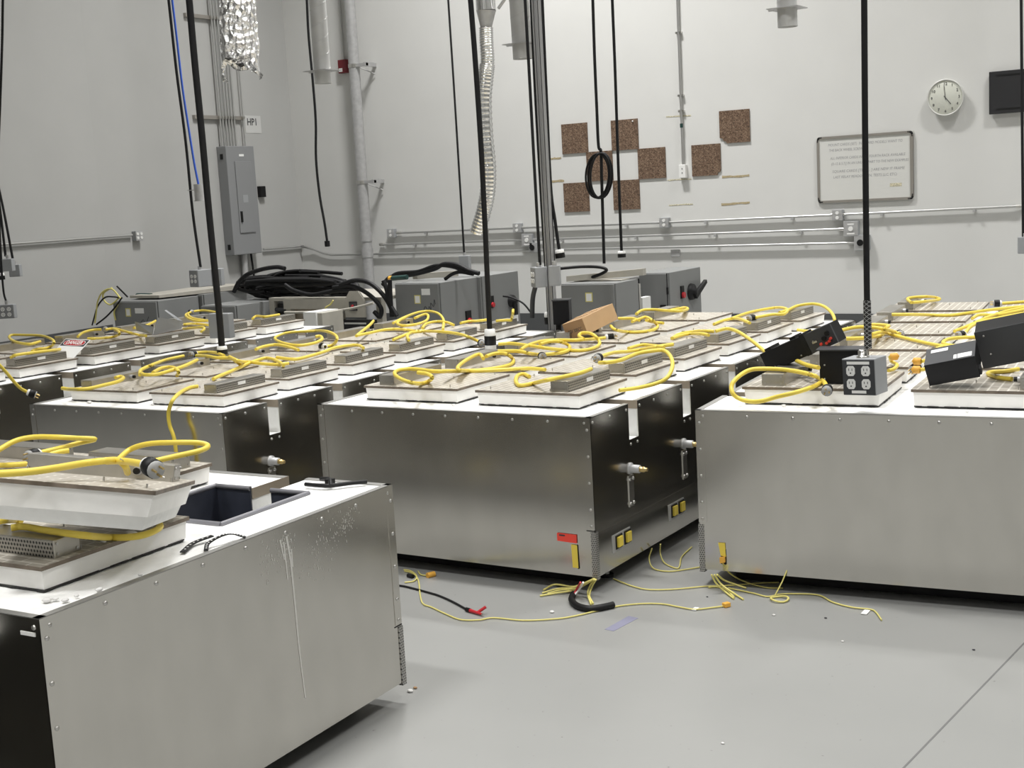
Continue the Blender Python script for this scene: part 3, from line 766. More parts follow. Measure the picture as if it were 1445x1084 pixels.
for i, fr in enumerate((.10, .19, .30, .40, .50, .60, .92)):
    q = MB(); y_ = y0+w_*fr; q.tube([(XL+.05, y_, zt), (XL+.05, y_, ZC)], .0115 if i < 6 else .009, M['emt'], 8)
    q.solo('conduit', ['leftmost', 'second', 'third', 'fourth', 'fifth', 'sixth', 'rightmost, thinnest'][i]+' conduit rising from the top of the grey electrical panel', 'conduit', 'conduits above the electrical panel')
for (pxx, lb) in ((27, 'upper steel strut bar holding the conduits on the left wall'), (166, 'lower steel strut bar holding the conduits above the electrical panel')):
    q = MB(); z = at_x(315, pxx, XL+.03).z; q.box((XL, y0-.32, z-.02), (XL+.038, y0+w_*.97, z+.02), M['alu'])
    for fr in (.10, .19, .30, .40, .50, .60, .92): q.box((XL+.038, y0+w_*fr-.016, z-.016), (XL+.066, y0+w_*fr+.016, z+.016), M['steel2'])
    q.solo('strut_bar', lb, 'bracket')
q = MB(); q.tube([(XL+.05, y0+w_*.55, zb_), (XL+.06, y0+w_*.5, zb_-.35), (XL+.08, y0+w_*.4, .5)], .035, M['galv'], 12); q.solo('conduit', 'thick pipe leaving the bottom of the electrical panel', 'conduit')
q = MB(); q.tube([(XL+.05, y0+w_*.80, zb_), (XL+.06, y0+w_*.88, .5)], .012, M['cable'], 8); q.solo('cable', 'dark cable leaving the bottom right of the electrical panel', 'cable')
M['post'] = plain('strut_zinc', (.33, .33, .33), .55, metal=.2)
# ------------------------------------------------------------------ hanging cords, boxes and ducts
def hang(pts, y, r, mat=None, straight_top=True, n=8):
    """cord through photo points at depth y, running up to the ceiling"""
    P = [at_y(a, b, y) if not isinstance(a, Vector) else a for a, b in pts]
    P = smooth_path(P, 6)
    if straight_top: P = [Vector((P[0].x+(P[0].x-P[1].x)*.5, y, ZC))] + P
    q = MB(); q.tube(P, r, mat or M['cable'], n); return q, P
def connector(parent, p, d, r=.03, L=.105, style='wb'):
    """cord-end connector: white shell, black grip"""
    d = Vector(d).normalized(); p = Vector(p); q = MB()
    q.lathe(p, d, [(0, r*.5), (.002, r*.92), (L*.28, r), (L*.30, r)], M['white'], 14)
    q.lathe(p+d*L*.30, d, [(0, r*1.04), (L*.40, r*1.04), (L*.41, r*.3)], M['black'], 14)
    if style == 'wbw': q.lathe(p+d*L*.70, d, [(0, r*1.02), (L*.34, r*1.02), (L*.345, .001)], M['label'], 14)
    else: q.lathe(p+d*L*.70, d, [(0, r*1.04), (L*.02, .001)], M['black'], 14)
    return q.part('connector', parent, world=True)
def wire_thing(name, label, pts, y, r, cat='cord', group='cords hanging from the ceiling', n=8):
    q, P = hang(pts, y, r, n=n)
    e = P[-1]; T = thing(name, label, cat, loc=tuple(e), group=group); q.part('cable', T, world=True); return T, P
def outbox(label, px, py, y, w_, h_, d_, rz, quad=True, base='boxgrey', name='outlet_box', cat='outlet'):
    c = at_y(px, py, y); X = Matrix.Translation(c) @ Matrix.Rotation(rz, 4, 'Z')
    T = thing(name, label, cat, X=X, group='hanging boxes')
    q = MB(); q.box((-w_/2, -d_/2, -h_/2), (w_/2, d_/2, h_/2), M[base], bev=.005); q.part('box', T)
    if quad:
        q = MB(); q.box((-w_*.47, -d_/2-.003, -h_*.47), (w_*.47, -d_/2, h_*.47), M['grey2']); q.part('cover_plate', T)
        for dx in (-w_*.2, w_*.2):
            for dz in (-.021-h_*.01, .021-h_*.01):
                r = MB(); r.cyl((dx, -d_/2-.003, dz), (dx, -d_/2-.007, dz), .0165, M['white'], n=16)
                for a, b in ((-.006, .003), (.006, .003)): r.box((dx+a-.0012, -d_/2-.0076, dz+b-.004), (dx+a+.0012, -d_/2-.007, dz+b+.004), M['ink'])
                r.cyl((dx, -d_/2-.007, dz-.007), (dx, -d_/2-.0076, dz-.007), .0026, M['ink'], n=8)
                r.part('receptacle', T)
    q = MB(); q.cyl((0, 0, h_/2), (0, 0, h_/2+.03), .016, M['galv'], n=12); q.part('cable_gland', T)
    return T
# far left edge
wire_thing('hanging_cord', 'thin black cord hanging at the extreme left edge', [(4, 0), (3, 60), (0, 150), (-6, 300)], 7.0, .010)
T, P = wire_thing('hanging_cord', 'thick black cord at the left edge ending above the wall sockets box', [(-10, 0), (-2, 300), (2, 385)], 6.8, .013)
connector(T, P[-1], (0.05, 0, -1), .022, .08)
wire_thing('hanging_cord', 'black cord at the left edge ending in the nearer grey box', [(-14, 200), (-2, 280), (8, 362)], 6.8, .010)
wire_thing('hanging_cord', 'black cord at the left edge ending in the farther grey box', [(-30, 150), (0, 273), (18, 365)], 7.0, .010)
outbox('small grey box hanging at the left edge, the nearer of two', 12, 374, 6.8, .085, .10, .06, R_(25), quad=False)
outbox('small grey box hanging at the left edge, the farther of two', 22, 382, 7.0, .095, .10, .05, R_(25), quad=False)
wire_thing('hanging_cord', 'grey cord holding the four-socket box at the left edge', [(-8, 200), (3, 390), (9, 428)], 6.6, .008)
outbox('grey box with four white sockets hanging low at the left edge', 11, 439.5, 6.6, .125, .11, .06, R_(30))
# thin cord and blue cable by the breaker panel
T, P = wire_thing('hanging_cord', 'thin black cord running beside the blue cable down to a socket box', [(238, 0), (249, 100), (262, 200), (272, 300), (283, 377)], 8.3, .012)
q, P = hang([(243, 0), (249, 50), (257, 120), (266, 180), (274, 230), (280, 260)], 8.25, .0095, M['blue']); e = P[-1]
T = thing('blue_cable', 'bright blue cable hanging alongside a thin black cord', 'cable', loc=tuple(e)); q.part('cable', T, world=True)
q = MB(); q.cyl(e+Vector((0, 0, -.14)), e, .042, M['galv'], n=16); q.cyl(e+Vector((0, 0, -.14)), e+Vector((0, 0, -.145)), .052, M['galv'], n=16); q.box((e.x-.13, e.y-.01, e.z-.05), (e.x-.04, e.y+.01, e.z-.044), M['galv']); q.part('end_fitting', T, world=True)
outbox('grey box with four cream sockets hanging left of the black pole', 283, 392.5, 8.3, .13, .15, .14, R_(-10))
outbox('plain grey box hanging beside the four-socket box, behind the black pole', 306, 391, 8.45, .11, .15, .12, R_(32), quad=False)
wire_thing('hanging_cord', 'thin cord dropping to the plain grey box behind the black pole', [(270, 0), (284, 170), (297, 300), (305, 378)], 8.45, .006)
# thick black drop cord with connector over the left tank
T, P = wire_thing('hanging_cord', 'thick black drop cord hanging over the left tank with a white and black connector', [(267, 0), (275, 90), (285, 190), (295, 300), (304, 390), (309, 440), (313, 488)], 5.26, .0185, n=12)
connector(T, P[-1], P[-1]-P[-3], .029, .068)
wire_thing('hanging_cord', 'thin cord holding the flat grey box behind the black pole', [(268, 0), (285, 180), (303, 380), (310, 440)], 6.3, .005)
outbox('flat grey junction box hanging just above the far left tank', 312.5, 459.5, 6.3, .165, .165, .06, R_(8), quad=False, name='junction_box', cat='box')
# wavy cord
T, P = wire_thing('hanging_cord', 'wavy black cord with a small black plug, left of the tall steel pipe', [(433, 0), (435.5, 50), (441, 110), (445.5, 170), (446, 225), (451, 275), (458, 315), (461.5, 340)], 9.8, .012)
q = MB(); q.cyl(P[-1], P[-1]+Vector((0, 0, -.055)), .026, M['black'], n=12); q.part('plug', T, world=True)
T, P = wire_thing('hanging_cord', 'thin straight black cord dropping to a flat box behind the middle cabinet', [(632.5, 0), (641, 130), (649, 260), (655, 358)], 10.8, .0105)
outbox('flat grey box hanging behind the middle grey cabinet', 656.5, 372, 10.8, .115, .16, .05, R_(0), quad=False)
# drop cord over the middle tank
T, P = wire_thing('hanging_cord', 'thick black drop cord over the middle tank with a white black white connector', [(664, 0), (671, 90), (679, 210), (684, 310), (688, 400), (691, 464)], 5.84, .0145, n=12)
connector(T, P[-1], P[-1]-P[-3], .031, .125, 'wbw')
# steel post with cords strapped to it
pt, pb = at_y(756, 0, 7.68), at_y(778.5, 430, 7.68)
Xp = pb.x
T = thing('strut_post', 'galvanised steel strut post standing between the tanks, black cords running down it', 'post', loc=(Xp, 7.68, 0))
tilt = (pt.x-pb.x)/(pt.z-pb.z)
q = MB()
def pp(z, dx=0, dy=0): return Vector((Xp+(z-pb.z)*tilt+dx, 7.68+dy, z))
for (x0, x1, y0, y1) in ((-.026, .026, .018, .022), (-.026, -.022, -.022, .022), (.022, .026, -.022, .022), (-.026, -.012, -.022, -.018), (.012, .026, -.022, -.018)):
    q.hexa([pp(0, x0, y0), pp(0, x1, y0), pp(0, x1, y1), pp(0, x0, y1)], [pp(ZC, x0, y0), pp(ZC, x1, y0), pp(ZC, x1, y1), pp(ZC, x0, y1)], M['post'])
q.hexa([pp(0, -.012, -.012), pp(0, .012, -.012), pp(0, .012, -.008), pp(0, -.012, -.008)], [pp(ZC, -.012, -.012), pp(ZC, .012, -.012), pp(ZC, .012, -.008), pp(ZC, -.012, -.008)], M['post'])
q.part('channel', T, world=True)
q = MB(); q.box((Xp-.07, 7.61, 0), (Xp+.07, 7.75, .008), M['galv']); q.part('base_plate', T, world=True)
T, P = wire_thing('hanging_cord', 'thick black cord strapped to the left side of the steel post, ending in a connector', [(749.5, 0), (755.3, 125), (763, 262), (768, 345), (772, 400), (774, 440)], 7.72, .0115, n=10)
connector(T, P[-1], (0.03, 0, -1), .033, .12)
T, P = wire_thing('hanging_cord', 'black cord along the right side of the steel post, ending at a grey box', [(762.3, 0), (767, 125), (775.6, 262), (781, 372)], 7.72, .0125, n=10)
T, P = wire_thing('hanging_cord', 'black cord right of the steel post with a white and black connector', [(765, 0), (770.5, 125), (777, 262), (783, 310), (789, 352)], 7.74, .0115)
connector(T, P[-1], P[-1]-P[-3], .033, .085)
wire_thing('hanging_cord', 'black cord left of the steel post dropping to a grey socket box', [(741, 0), (748, 125), (755.5, 262), (762, 374)], 7.5, .0105)
outbox('grey socket box hanging on the left side of the steel post', 761, 391, 7.5, .10, .135, .085, R_(-42))
outbox('grey box hanging on the right side of the steel post', 783, 389, 7.5, .075, .135, .05, R_(20), quad=False)
c = at_y(793.5, 439, 7.5); T = thing('black_enclosure', 'black plastic enclosure mounted on the steel post', 'box', X=Matrix.Translation(c) @ Matrix.Rotation(R_(20), 4, 'Z'))
q = MB(); q.box((-.055, -.06, -.085), (.055, .06, .075), M['blackmetal'], bev=.006); q.part('body', T)
q = MB(); q.box((-.058, -.063, .072), (.058, .063, .08), M['greymetal']); q.part('cover', T)
q = MB(); q.cyl((-.03, -.02, -.14), (-.03, -.06, -.14), .02, M['steel2'], n=14); q.cyl((-.03, 0, -.085), (-.03, -.01, -.15), .02, M['black'], n=10); q.part('lower_fitting', T)
c = at_y(764, 425, 7.55); q = MB(); q.box((c.x-.04, 7.58, .42), (c.x+.045, 7.66, c.z+.09), M['greymetal'], bev=.004); q.box((c.x-.1, 7.6, .42), (c.x+.1, 7.72, .43), M['greymetal'])
q.solo('raceway_box', 'dark grey raceway box at the foot of the steel post', 'box') if False else None
# cord with coil, straight cord with connector
q, P = hang([(836.5, 0), (839, 80), (842, 150), (844.5, 205), (848, 214), (849, 250), (850.5, 300), (852.5, 372)], 9.0, .012)
T = thing('hanging_cord', 'thin black cord with a coil tied in it, hanging before the cork squares', 'cord', loc=tuple(P[-1]), group='cords hanging from the ceiling'); q.part('cable', T, world=True)
q = MB()
for (dx, dy, sx, sz, ph) in ((0, 0, 1, 1, 0), (.012, .012, .97, 1.0, .1), (-.012, -.012, 1.02, .97, -.1), (.02, -.02, .9, .98, .2)):
    c0 = at_y(846.5, 248, 9.0); P = []
    for k in range(37):
        t = 2*PI*k/36; P.append(Vector((c0.x+dx+(.098*sx)*math.sin(t)+.012*math.cos(t), 9.0+dy-.01, c0.z+.172*sz*math.cos(t))))
    q.tube(P, .008, M['cable'], 8)
q.part('coil', T, world=True)
T, P = wire_thing('hanging_cord', 'straight black cord with a white and black connector, right of the coiled cord', [(864, 0), (868, 100), (872, 220), (877, 354)], 9.3, .012)
connector(T, P[-1], (0.02, 0, -1), .032, .075)
# drop cord with wire mesh grip and four-socket box over the right tank
YB = at_z(1219, 530, .889).y
T, P = wire_thing('hanging_cord', 'thick black drop cord on the right ending in a wire mesh grip', [(1219.5, 0), (1220.5, 150), (1222, 300), (1223.5, 425), (1225, 490)], YB, .0115, n=12)
q = MB(); q.tube(smooth_path([at_y(1223.5, 424, YB), at_y(1224.3, 460, YB), at_y(1225, 492, YB)], 5), .0145, M['mesh'], 12); q.part('mesh_grip', T, world=True)
c = at_z(1219, 530, .889); X = Matrix.Translation(c) @ Matrix.Rotation(R_(-7), 4, 'Z') @ Matrix.Rotation(R_(-2), 4, 'Y')
T = thing('outlet_box', 'dark grey box with four white sockets resting on the right tank', 'outlet', X=X)
q = MB(); q.box((-.066, -.045, -.070), (.066, .065, .070), M['boxgrey'], bev=.003); q.part('box', T)
q = MB(); q.box((-.064, -.048, -.068), (.064, -.045, .066), M['greymetal'], bev=.001); q.part('cover_plate', T)
for dx in (-.030, .030):
    for dz in (-.026, .024):
        r = MB(); s_ = [(-.017, -.010), (-.010, -.019), (.010, -.019), (.017, -.010), (.017, .010), (.010, .019), (-.010, .019), (-.017, .010)]
        r.prism(s_, .004, M['white'], frame((dx, -.048, dz), (1, 0, 0), (0, 0, 1)))
        for a in (-.0065, .0065): r.box((dx+a-.0012, -.0527, dz+.001), (dx+a+.0012, -.052, dz+.010), M['ink'])
        r.cyl((dx, -.052, dz-.008), (dx, -.0527, dz-.008), .003, M['ink'], n=10); r.part('receptacle', T)
q = MB(); q.box((-.045, -.0487, .049), (.045, -.048, .060), M['label']); q.part('paper_label', T)
q = MB(); q.box((-.03, -.0487, -.062), (.028, -.048, -.051), M['label']); q.part('paper_label', T)
q = MB(); q.lathe((0, 0, .070), (0, 0, 1), [(0, .024), (.006, .024), (.006, .018), (.024, .018), (.03, .014), (.03, .001)], M['steel2'], 16); q.part('cable_gland', T)
# right edge cord and box
wire_thing('hanging_cord', 'thin black cord hanging at the extreme right edge', [(1441, 0), (1442.5, 180), (1444, 336)], 11.6, .012)
outbox('small grey box hanging at the right edge before the back wall', 1446, 346, 11.6, .11, .14, .06, R_(15), quad=False)
# spiral ducts
def duct(label, pxt, pxb, yb, y, r, plate):
    e = at_y(pxb, yb, y); t = at_y(pxt, 0, y); sl = (t.x-e.x)/(t.z-e.z)
    def c(z): return Vector((e.x+(z-e.z)*sl*.8, y, z))
    T = thing('duct_drop', label, 'duct', loc=tuple(e), group='ducts hanging from the ceiling')
    q = MB(); n_ = 28
    P = []; z = e.z
    q.tube([c(e.z), c(e.z+.5), c(ZC)], r, M['duct'], 24, cap=False)
    q.lathe(c(e.z), (0, 0, 1), [(0, r), (0, r*.93), (.3, r*.93), (.3, .001)], M['duct'], 24)
    q.part('pipe', T, world=True)
    q = MB(); P = []
    turns = (ZC-e.z)/.13
    for k in range(int(turns*14)):
        a = 2*PI*k/14; zz = e.z+.10+.13*k/14
        if zz > min(ZC, e.z+2.2): break
        P.append(c(zz)+Vector((math.cos(a)*r*1.005, math.sin(a)*r*1.005, .018*math.sin(a))))
    q.tube(P, .0022, M['galv'], 5); q.part('spiral_seam', T, world=True)
    zp = at_y(pxb, plate, y).z; cc = c(zp)
    q = MB(); q.box((cc.x-.115, y-.10, zp-.003), (cc.x+.115, y+.10, zp+.003), M['galv']); q.box((cc.x-.135, y-.006, zp-.006), (cc.x-.1, y+.006, zp+.004), M['galv']); q.part('damper_plate', T, world=True)
    return T
duct('spiral sheet metal duct with a flat damper plate, leftmost of three', 448, 456, 118, 8.2, .066, 100)
duct('spiral sheet metal duct with damper plate beside the steel post', 732, 738, 83, 8.6, .074, 62)
duct('short spiral duct end with damper plate hanging at the upper right', 1110, 1111.5, 38, 9.0, .069, 12)
# crumpled foil duct
e = at_y(341, 112, 5.6); t = at_y(334, 0, 5.6)
T = thing('foil_duct', 'wide crumpled aluminium foil duct with a torn lower end', 'duct', loc=(e.x, 5.6, e.z))
q = MB(); rr = random.Random(3); n_ = 40; rows = 46; vs = []; sl = (t.x-e.x)/(t.z-e.z)
for i in range(rows):
    z = e.z+.08+(ZC-e.z-.08)*(i/(rows-1))**1.5
    for k in range(n_):
        a = 2*PI*k/n_; rad = .105+rr.uniform(-.006, .006)+.004*math.sin(z*40)
        zz = z
        if i == 0: zz = z-.05*math.sin(a*1+.6)-.02*math.sin(3*a)
        vs.append((e.x+(min(zz, t.z+.3)-e.z)*sl+rad*math.cos(a), 5.6+rad*math.sin(a), zz))
q.add(vs, [(i*n_+k, i*n_+(k+1) % n_, (i+1)*n_+(k+1) % n_, (i+1)*n_+k) for i in range(rows-1) for k in range(n_)], M['foil'], False)
q.part('sleeve', T, world=True)
q = MB(); vs = []; m_ = 10
def strip(px0, pts, wd):
    P = [at_y(a, b, 5.52) for a, b in pts]; V = []; F = []
    for i, p in enumerate(P):
        w2 = wd*(1-.6*i/len(P)); V += [p+Vector((-w2, rr.uniform(-.02, .02), 0)), p+Vector((w2, rr.uniform(-.02, .02), rr.uniform(-.01, .01)))]
    F = [(2*i, 2*i+1, 2*i+3, 2*i+2) for i in range(len(P)-1)]
    q.add(V, F, M['foil'], False)
strip(0, [(319, 88), (315, 96), (313, 104), (318, 114), (321, 118)], .012)
strip(0, [(345, 84), (354, 92), (362, 100), (366, 106), (367, 112)], .028)
strip(0, [(332, 86), (346, 92), (358, 98)], .02)
q.part('torn_strip', T, world=True)
# shiny flexible duct with reducer
yq = 7.2
pts = [(686, -60), (686.5, 0), (687, 14)]
T = thing('flexible_duct', 'long shiny flexible aluminium duct hanging from a reducer', 'duct', loc=tuple(at_y(674, 330, yq)))
q = MB(); a = at_y(686, 15, yq); q.tube([Vector((a.x-.02, yq, ZC)), Vector((a.x-.005, yq, a.z+.4)), a], .062, M['flex'], 24, cap=False); q.part('upper_duct', T, world=True)
q = MB(); b2 = at_y(686, 39, yq); q.lathe(b2, (a-b2), [(0, .036), ((a-b2).length*.9, .060), ((a-b2).length, .064)], M['galv'], 24); q.part('reducer', T, world=True)
path = smooth_path([at_y(*p, yq) for p in ((686, 39), (686.5, 60), (688, 85), (686, 105), (683, 140), (685, 190), (689, 235), (688, 270), (682, 300), (673, 329))], 26)
q = MB(); rad = [(.044 if i < 60 else .050)+.0026*math.sin(i*1.5) for i in range(len(path))]
q.tube(path, rad, M['flex'], 22, cap=False); q.part('flexible_hose', T, world=True)
# duct hanger strap beside the reducer
q = MB(); q.tube([at_y(703, 12, yq), at_y(720, -12, yq), at_y(760, -60, yq)], .01, M['galv'], 6); q.part('hanger_strap', T, world=True)

# ------------------------------------------------------------------ machines behind the tanks
def cabinet(label, x0, x1, y0, y1, z1, y2=None, protrude=.04, knob=True, scribble=True, z0=.12, rz=0, name='control_cabinet'):
    """grey steel cabinet; front faces -y, its right side carries the second door"""
    T = thing(name, label, 'cabinet', loc=(x1, y0, 0), group='grey control cabinets')
    def L(a, b): return (a[0]-x1, a[1]-y0, a[2]), (b[0]-x1, b[1]-y0, b[2])
    q = MB(); q.box(*L((x0, y0, z0), (x1, y1, z1)), M['grey'], bev=.004); q.box(*L((x0+.03, y0+.03, 0), (x1-.03, y1-.03, z0)), M['blackmetal']); q.part('body', T)
    q = MB(); q.box(*L((x0+.006, y0-.018, z0+.01), (x1-.012, y0-.002, z1-.008)), M['grey'], bev=.003); d1 = q.part('door', T)
    return T, L, d1
def sticker(parent, a, b, m, name='paper_label'):
    q = MB(); q.box(a, b, m); return q.part(name, parent)
# left cabinet
T, L, d1 = cabinet('long grey steel cabinet below the left wall, with scribbled front', -9.86, -9.26, 8.6, 9.12, .835)
q = MB(); q.box((-.43, -.0195, .71-.02), (-.36, -.018, .79-.02), M['wire']); q.box((-.42, -.0202, .72-.02), (-.37, -.0194, .78-.02), M['label']); q.part('paper_label', d1)
q = MB(); q.box((-.30, -.0195, .72), (-.18, -.018, .77), M['label']); q.part('paper_label', d1)
q = MB(); q.tube(smooth_path([(-.22, -.019, .52), (-.25, -.019, .6), (-.2, -.019, .66), (-.17, -.019, .62), (-.12, -.019, .69)], 5), .003, M['ink'], 4); q.part('marker_scribble', d1)
T, L, d1 = cabinet('grey steel cabinet with a red button, behind the long left cabinet', -9.80, -9.22, 9.16, 9.95, .845)
q = MB(); q.box((-.0, .46, .53), (.012, .53, .66), M['black']); q.cyl((.012, .495, .57), (.03, .495, .57), .024, M['red'], n=14); q.part('red_button', T)
T, L, d1 = cabinet('plain grey cabinet partly hidden behind the thick black drop cord', -8.72, -8.28, 8.62, 9.3, .79)
# planks lying on the left cabinets
q = MB(); a = at_y(205, 415, 8.75); b2 = at_y(305, 406, 9.5)
q.hexa([(-9.80, 8.75, .85), (-9.40, 8.75, .85), (-9.15, 9.75, .85), (-9.62, 9.75, .85)], [(-9.80, 8.75, .875), (-9.40, 8.75, .875), (-9.15, 9.75, .90), (-9.62, 9.75, .90)], M['cream'])
q.solo('metal_tray', 'long flat cream metal tray lying on the left grey cabinets', 'tray')
q = MB(); rr = random.Random(5)
for i, (pts, m_) in enumerate((([(170, 421), (158, 408), (145, 412), (138, 425), (136, 440), (134, 456)], 'wire'), ([(172, 421), (160, 419), (148, 420), (138, 432), (133, 448), (130, 459)], 'cable'), ([(168, 420), (162, 426), (155, 430), (147, 424), (146, 414), (158, 406)], 'wire'),
                               ([(172, 420), (163, 433), (150, 447), (136, 458)], 'cable'), ([(166, 430), (161, 440), (163, 452)], 'wire'), ([(180, 419), (172, 411), (165, 404)], 'cable'))):
    q = MB(); q.tube(smooth_path([at_y(a, b, 8.52+i*.012) for a, b in pts], 6), .008, M[m_], 6)
    q.solo('loose_wire', ['yellow-green wire looping widest over the left cabinet corner', 'dark wire drooping outermost from the left cabinet corner', 'short yellow-green wire curled at the left cabinet corner', 'dark wire slanting straight down from the left cabinet corner', 'short yellow wire end hanging against the left cabinet', 'dark wire end sticking up behind the left cabinet'][i], 'wire', 'loose wires at the left cabinet')
q = MB(); q.tube([(-9.86, 8.9, .862), (-9.62, 8.86, .862)], .025, M['green'], 10); q.solo('wire_sleeve', 'dark green wire sleeve lying on top of the left cabinet', 'sleeve')
# middle cabinet
T, L, d1 = cabinet('grey cabinet with handwriting on its front, middle of the back row', -6.925, -6.443, 9.2, 9.78, .925)
q = MB(); q.box((-.27, -.0195, .745), (-.205, -.018, .82), M['wire']); q.box((-.262, -.0202, .752), (-.213, -.0194, .812), M['label']); q.part('paper_label', d1)
q = MB(); q.box((-.19, -.0195, .82), (-.10, -.018, .875), M['label']); q.part('paper_label', d1)
q = MB(); q.box((-.075, -.0195, .46), (-.03, -.018, .56), M['label']); q.box((-.07, -.0202, .52), (-.035, -.0194, .555), M['yellow']); q.part('warning_label', d1)
q = MB(); q.tube(smooth_path([(-.13, -.019, .68), (-.16, -.019, .72), (-.18, -.019, .66), (-.15, -.019, .63), (-.13, -.019, .66), (-.12, -.019, .72), (-.10, -.019, .69), (-.10, -.019, .75), (-.07, -.019, .72), (-.06, -.019, .78), (-.05, -.019, .74)], 5), .0032, M['ink'], 4); q.part('handwriting', d1)
q = MB(); q.box((0, .36, .50), (.012, .44, .64), M['black']); q.cyl((.012, .40, .55), (.03, .40, .55), .025, M['red'], n=14); q.part('red_button', T)
T, L, d1 = cabinet('grey cabinet with a black rotary switch behind the middle cabinet', -6.92, -6.40, 9.80, 10.42, .93)
q = MB(); q.lathe((0, .47, .66), (1, 0, 0), [(0, .06), (.03, .055), (.034, .03), (.06, .028), (.062, .001)], M['black'], 20); q.box((.03, .44, .53), (.055, .50, .66), M['black'], bev=.006); q.part('rotary_switch', T)
q = MB(); q.box((0, .10, .63), (.012, .16, .74), M['black']); q.cyl((.012, .13, .66), (.028, .13, .66), .022, M['red'], n=14); q.part('red_button', T)
q = MB(); q.box((0, .50, .46), (.002, .58, .52), M['label']); q.part('paper_label', T)
# right cabinets
T, L, d1 = cabinet('grey cabinet with one small label behind the cardboard box', -5.243, -4.745, 9.2, 9.60, .902)
q = MB(); q.box((-.27, -.0195, .755), (-.205, -.018, .83), M['wire']); q.box((-.262, -.0202, .762), (-.213, -.0194, .822), M['label']); q.part('paper_label', d1)
q = MB(); q.box((-.05, .41, .12), (-.0, .44, .86), M['steel2']); q.box((-.05, .47, .12), (-.0, .62, .74), M['white']); q.part('pale_end_panel', T)
T, L, d1 = cabinet('grey cabinet with rotary switch and two red buttons, rightmost in the back', -5.03, -4.742, 10.2, 10.86, .905)
q = MB(); q.lathe((0, .43, .70), (1, 0, 0), [(0, .075), (.03, .07), (.034, .035), (.06, .032), (.062, .001)], M['black'], 20)
q.hexa([(.03, .40, .68), (.06, .40, .68), (.06, .44, .64), (.03, .44, .64)], [(.03, .66, .79), (.06, .66, .79), (.06, .67, .76), (.03, .67, .76)], M['black']); q.part('rotary_switch', T)
q = MB(); q.box((0, .21, .66), (.012, .27, .77), M['black']); q.cyl((.012, .24, .69), (.03, .24, .69), .026, M['red'], n=14); q.part('red_button', T)
q = MB(); q.box((-.085, -.032, .52), (-.035, -.018, .63), M['black']); q.cyl((-.06, -.032, .555), (-.06, -.05, .555), .024, M['red'], n=14); q.part('red_button', d1)
q = MB(); q.box((-.02, -.021, .08), (-.012, -.018, .90), M['black']); q.box((-.02, -.03, .72), (-.006, -.018, .78), M['black']); q.part('door_seam', d1)
q = MB(); q.box((-.24, -.0192, .36), (-.11, -.018, .46), M['boxgrey']); q.box((-.10, -.0192, .36), (-.05, -.018, .45), M['boxgrey']); q.part('rating_plate', d1)
q = MB(); q.box((-5.15, 10.0, .70), (-5.03, 10.4, .86), M['darkglass']); q.box((-5.13, 10.05, 0), (-5.05, 10.35, .70), M['blackmetal']); q.solo('terminal_box', 'small dark box between the two right grey cabinets', 'box')
# cream frame lying over the right cabinet
q = MB(); a = [at_y(795, 393, 9.35), at_y(895, 376, 9.75)]
q.hexa([(-5.25, 9.30, .91), (-5.25, 9.36, .91), (-4.70, 9.66, .93), (-4.70, 9.60, .93)], [(-5.25, 9.30, .955), (-5.25, 9.36, .955), (-4.70, 9.66, .985), (-4.70, 9.60, .985)], M['cream'])
q.solo('metal_beam', 'long cream metal bar slanting over the cabinet behind the cardboard box', 'beam')
q = MB(); q.box((-5.235, 9.40, .903), (-4.80, 9.56, .912), M['cream']); q.solo('metal_sheet', 'flat pale sheet lying on the cabinet behind the cardboard box', 'sheet')
q = MB(); q.tube(smooth_path([at_y(790, 379, 9.35), at_y(820, 376.5, 9.4), at_y(845, 377, 9.4), at_y(856, 381, 9.4), at_y(845, 388, 9.4), at_y(825, 394, 9.42)], 8), .013, M['cable'], 8); q.solo('cable', 'dark cable looped on the frame behind the cardboard box', 'cable')
# machine under the cable pile
T = thing('test_machine', 'cream framed machine under the pile of black cables', 'machine', loc=(-7.6, 9.3, 0))
def A(px, py, y): return at_y(px, py, y)
q = MB()
x0, x1 = -8.24, at_y(538, 425, 9.0).x
zt = at_y(470, 420, 9.0).z
q.box((x0, 9.0, zt-.03), (x1, 9.9, zt), M['cream'])
for xx in (x0, x0+.20, x1-.52, x1-.06): q.box((xx, 9.0, 0), (xx+.06, 9.06, zt-.03), M['cream'])
for xx in (x0, x1-.06): q.box((xx, 9.84, 0), (xx+.06, 9.9, zt-.03), M['cream'])
q.box((x0+.2, 8.97, zt-.10), (x1-.3, 9.0, zt-.01), M['cream'])
q.part('frame', T, world=True)
q = MB(); q.box((x0+.26, 9.05, zt-.36), (x1-.52, 9.1, zt-.10), M['strip']); q.box((x0+.02, 9.05, zt-.3), (x0+.2, 9.1, zt-.06), M['darkglass']); q.part('inner_panel', T, world=True)
for z in (.06, .14): q = MB(); q.tube([(x0, 9.02, zt-z-.05), (x0+.22, 9.02, zt-z-.05)], .02, M['greymetal'], 8); q.part('roller', T, world=True)
q = MB(); q.box((x1-.46, 9.02, zt-.5), (x1-.06, 9.06, zt-.20), M['darkglass'], bev=.004); q.box((x1-.44, 9.015, zt-.24), (x1-.2, 9.02, zt-.225), M['label']); q.part('dark_cover', T, world=True)
cA = at_y(501, 427, 8.95); q = MB()
q.prism([(-.11, -.13), (.11, -.13), (.11, .02), (.05, .10), (-.05, .10), (-.11, .02)], .02, M['cream'], frame((cA.x, 8.96, cA.z), (1, 0, 0), (0, 0, 1)))
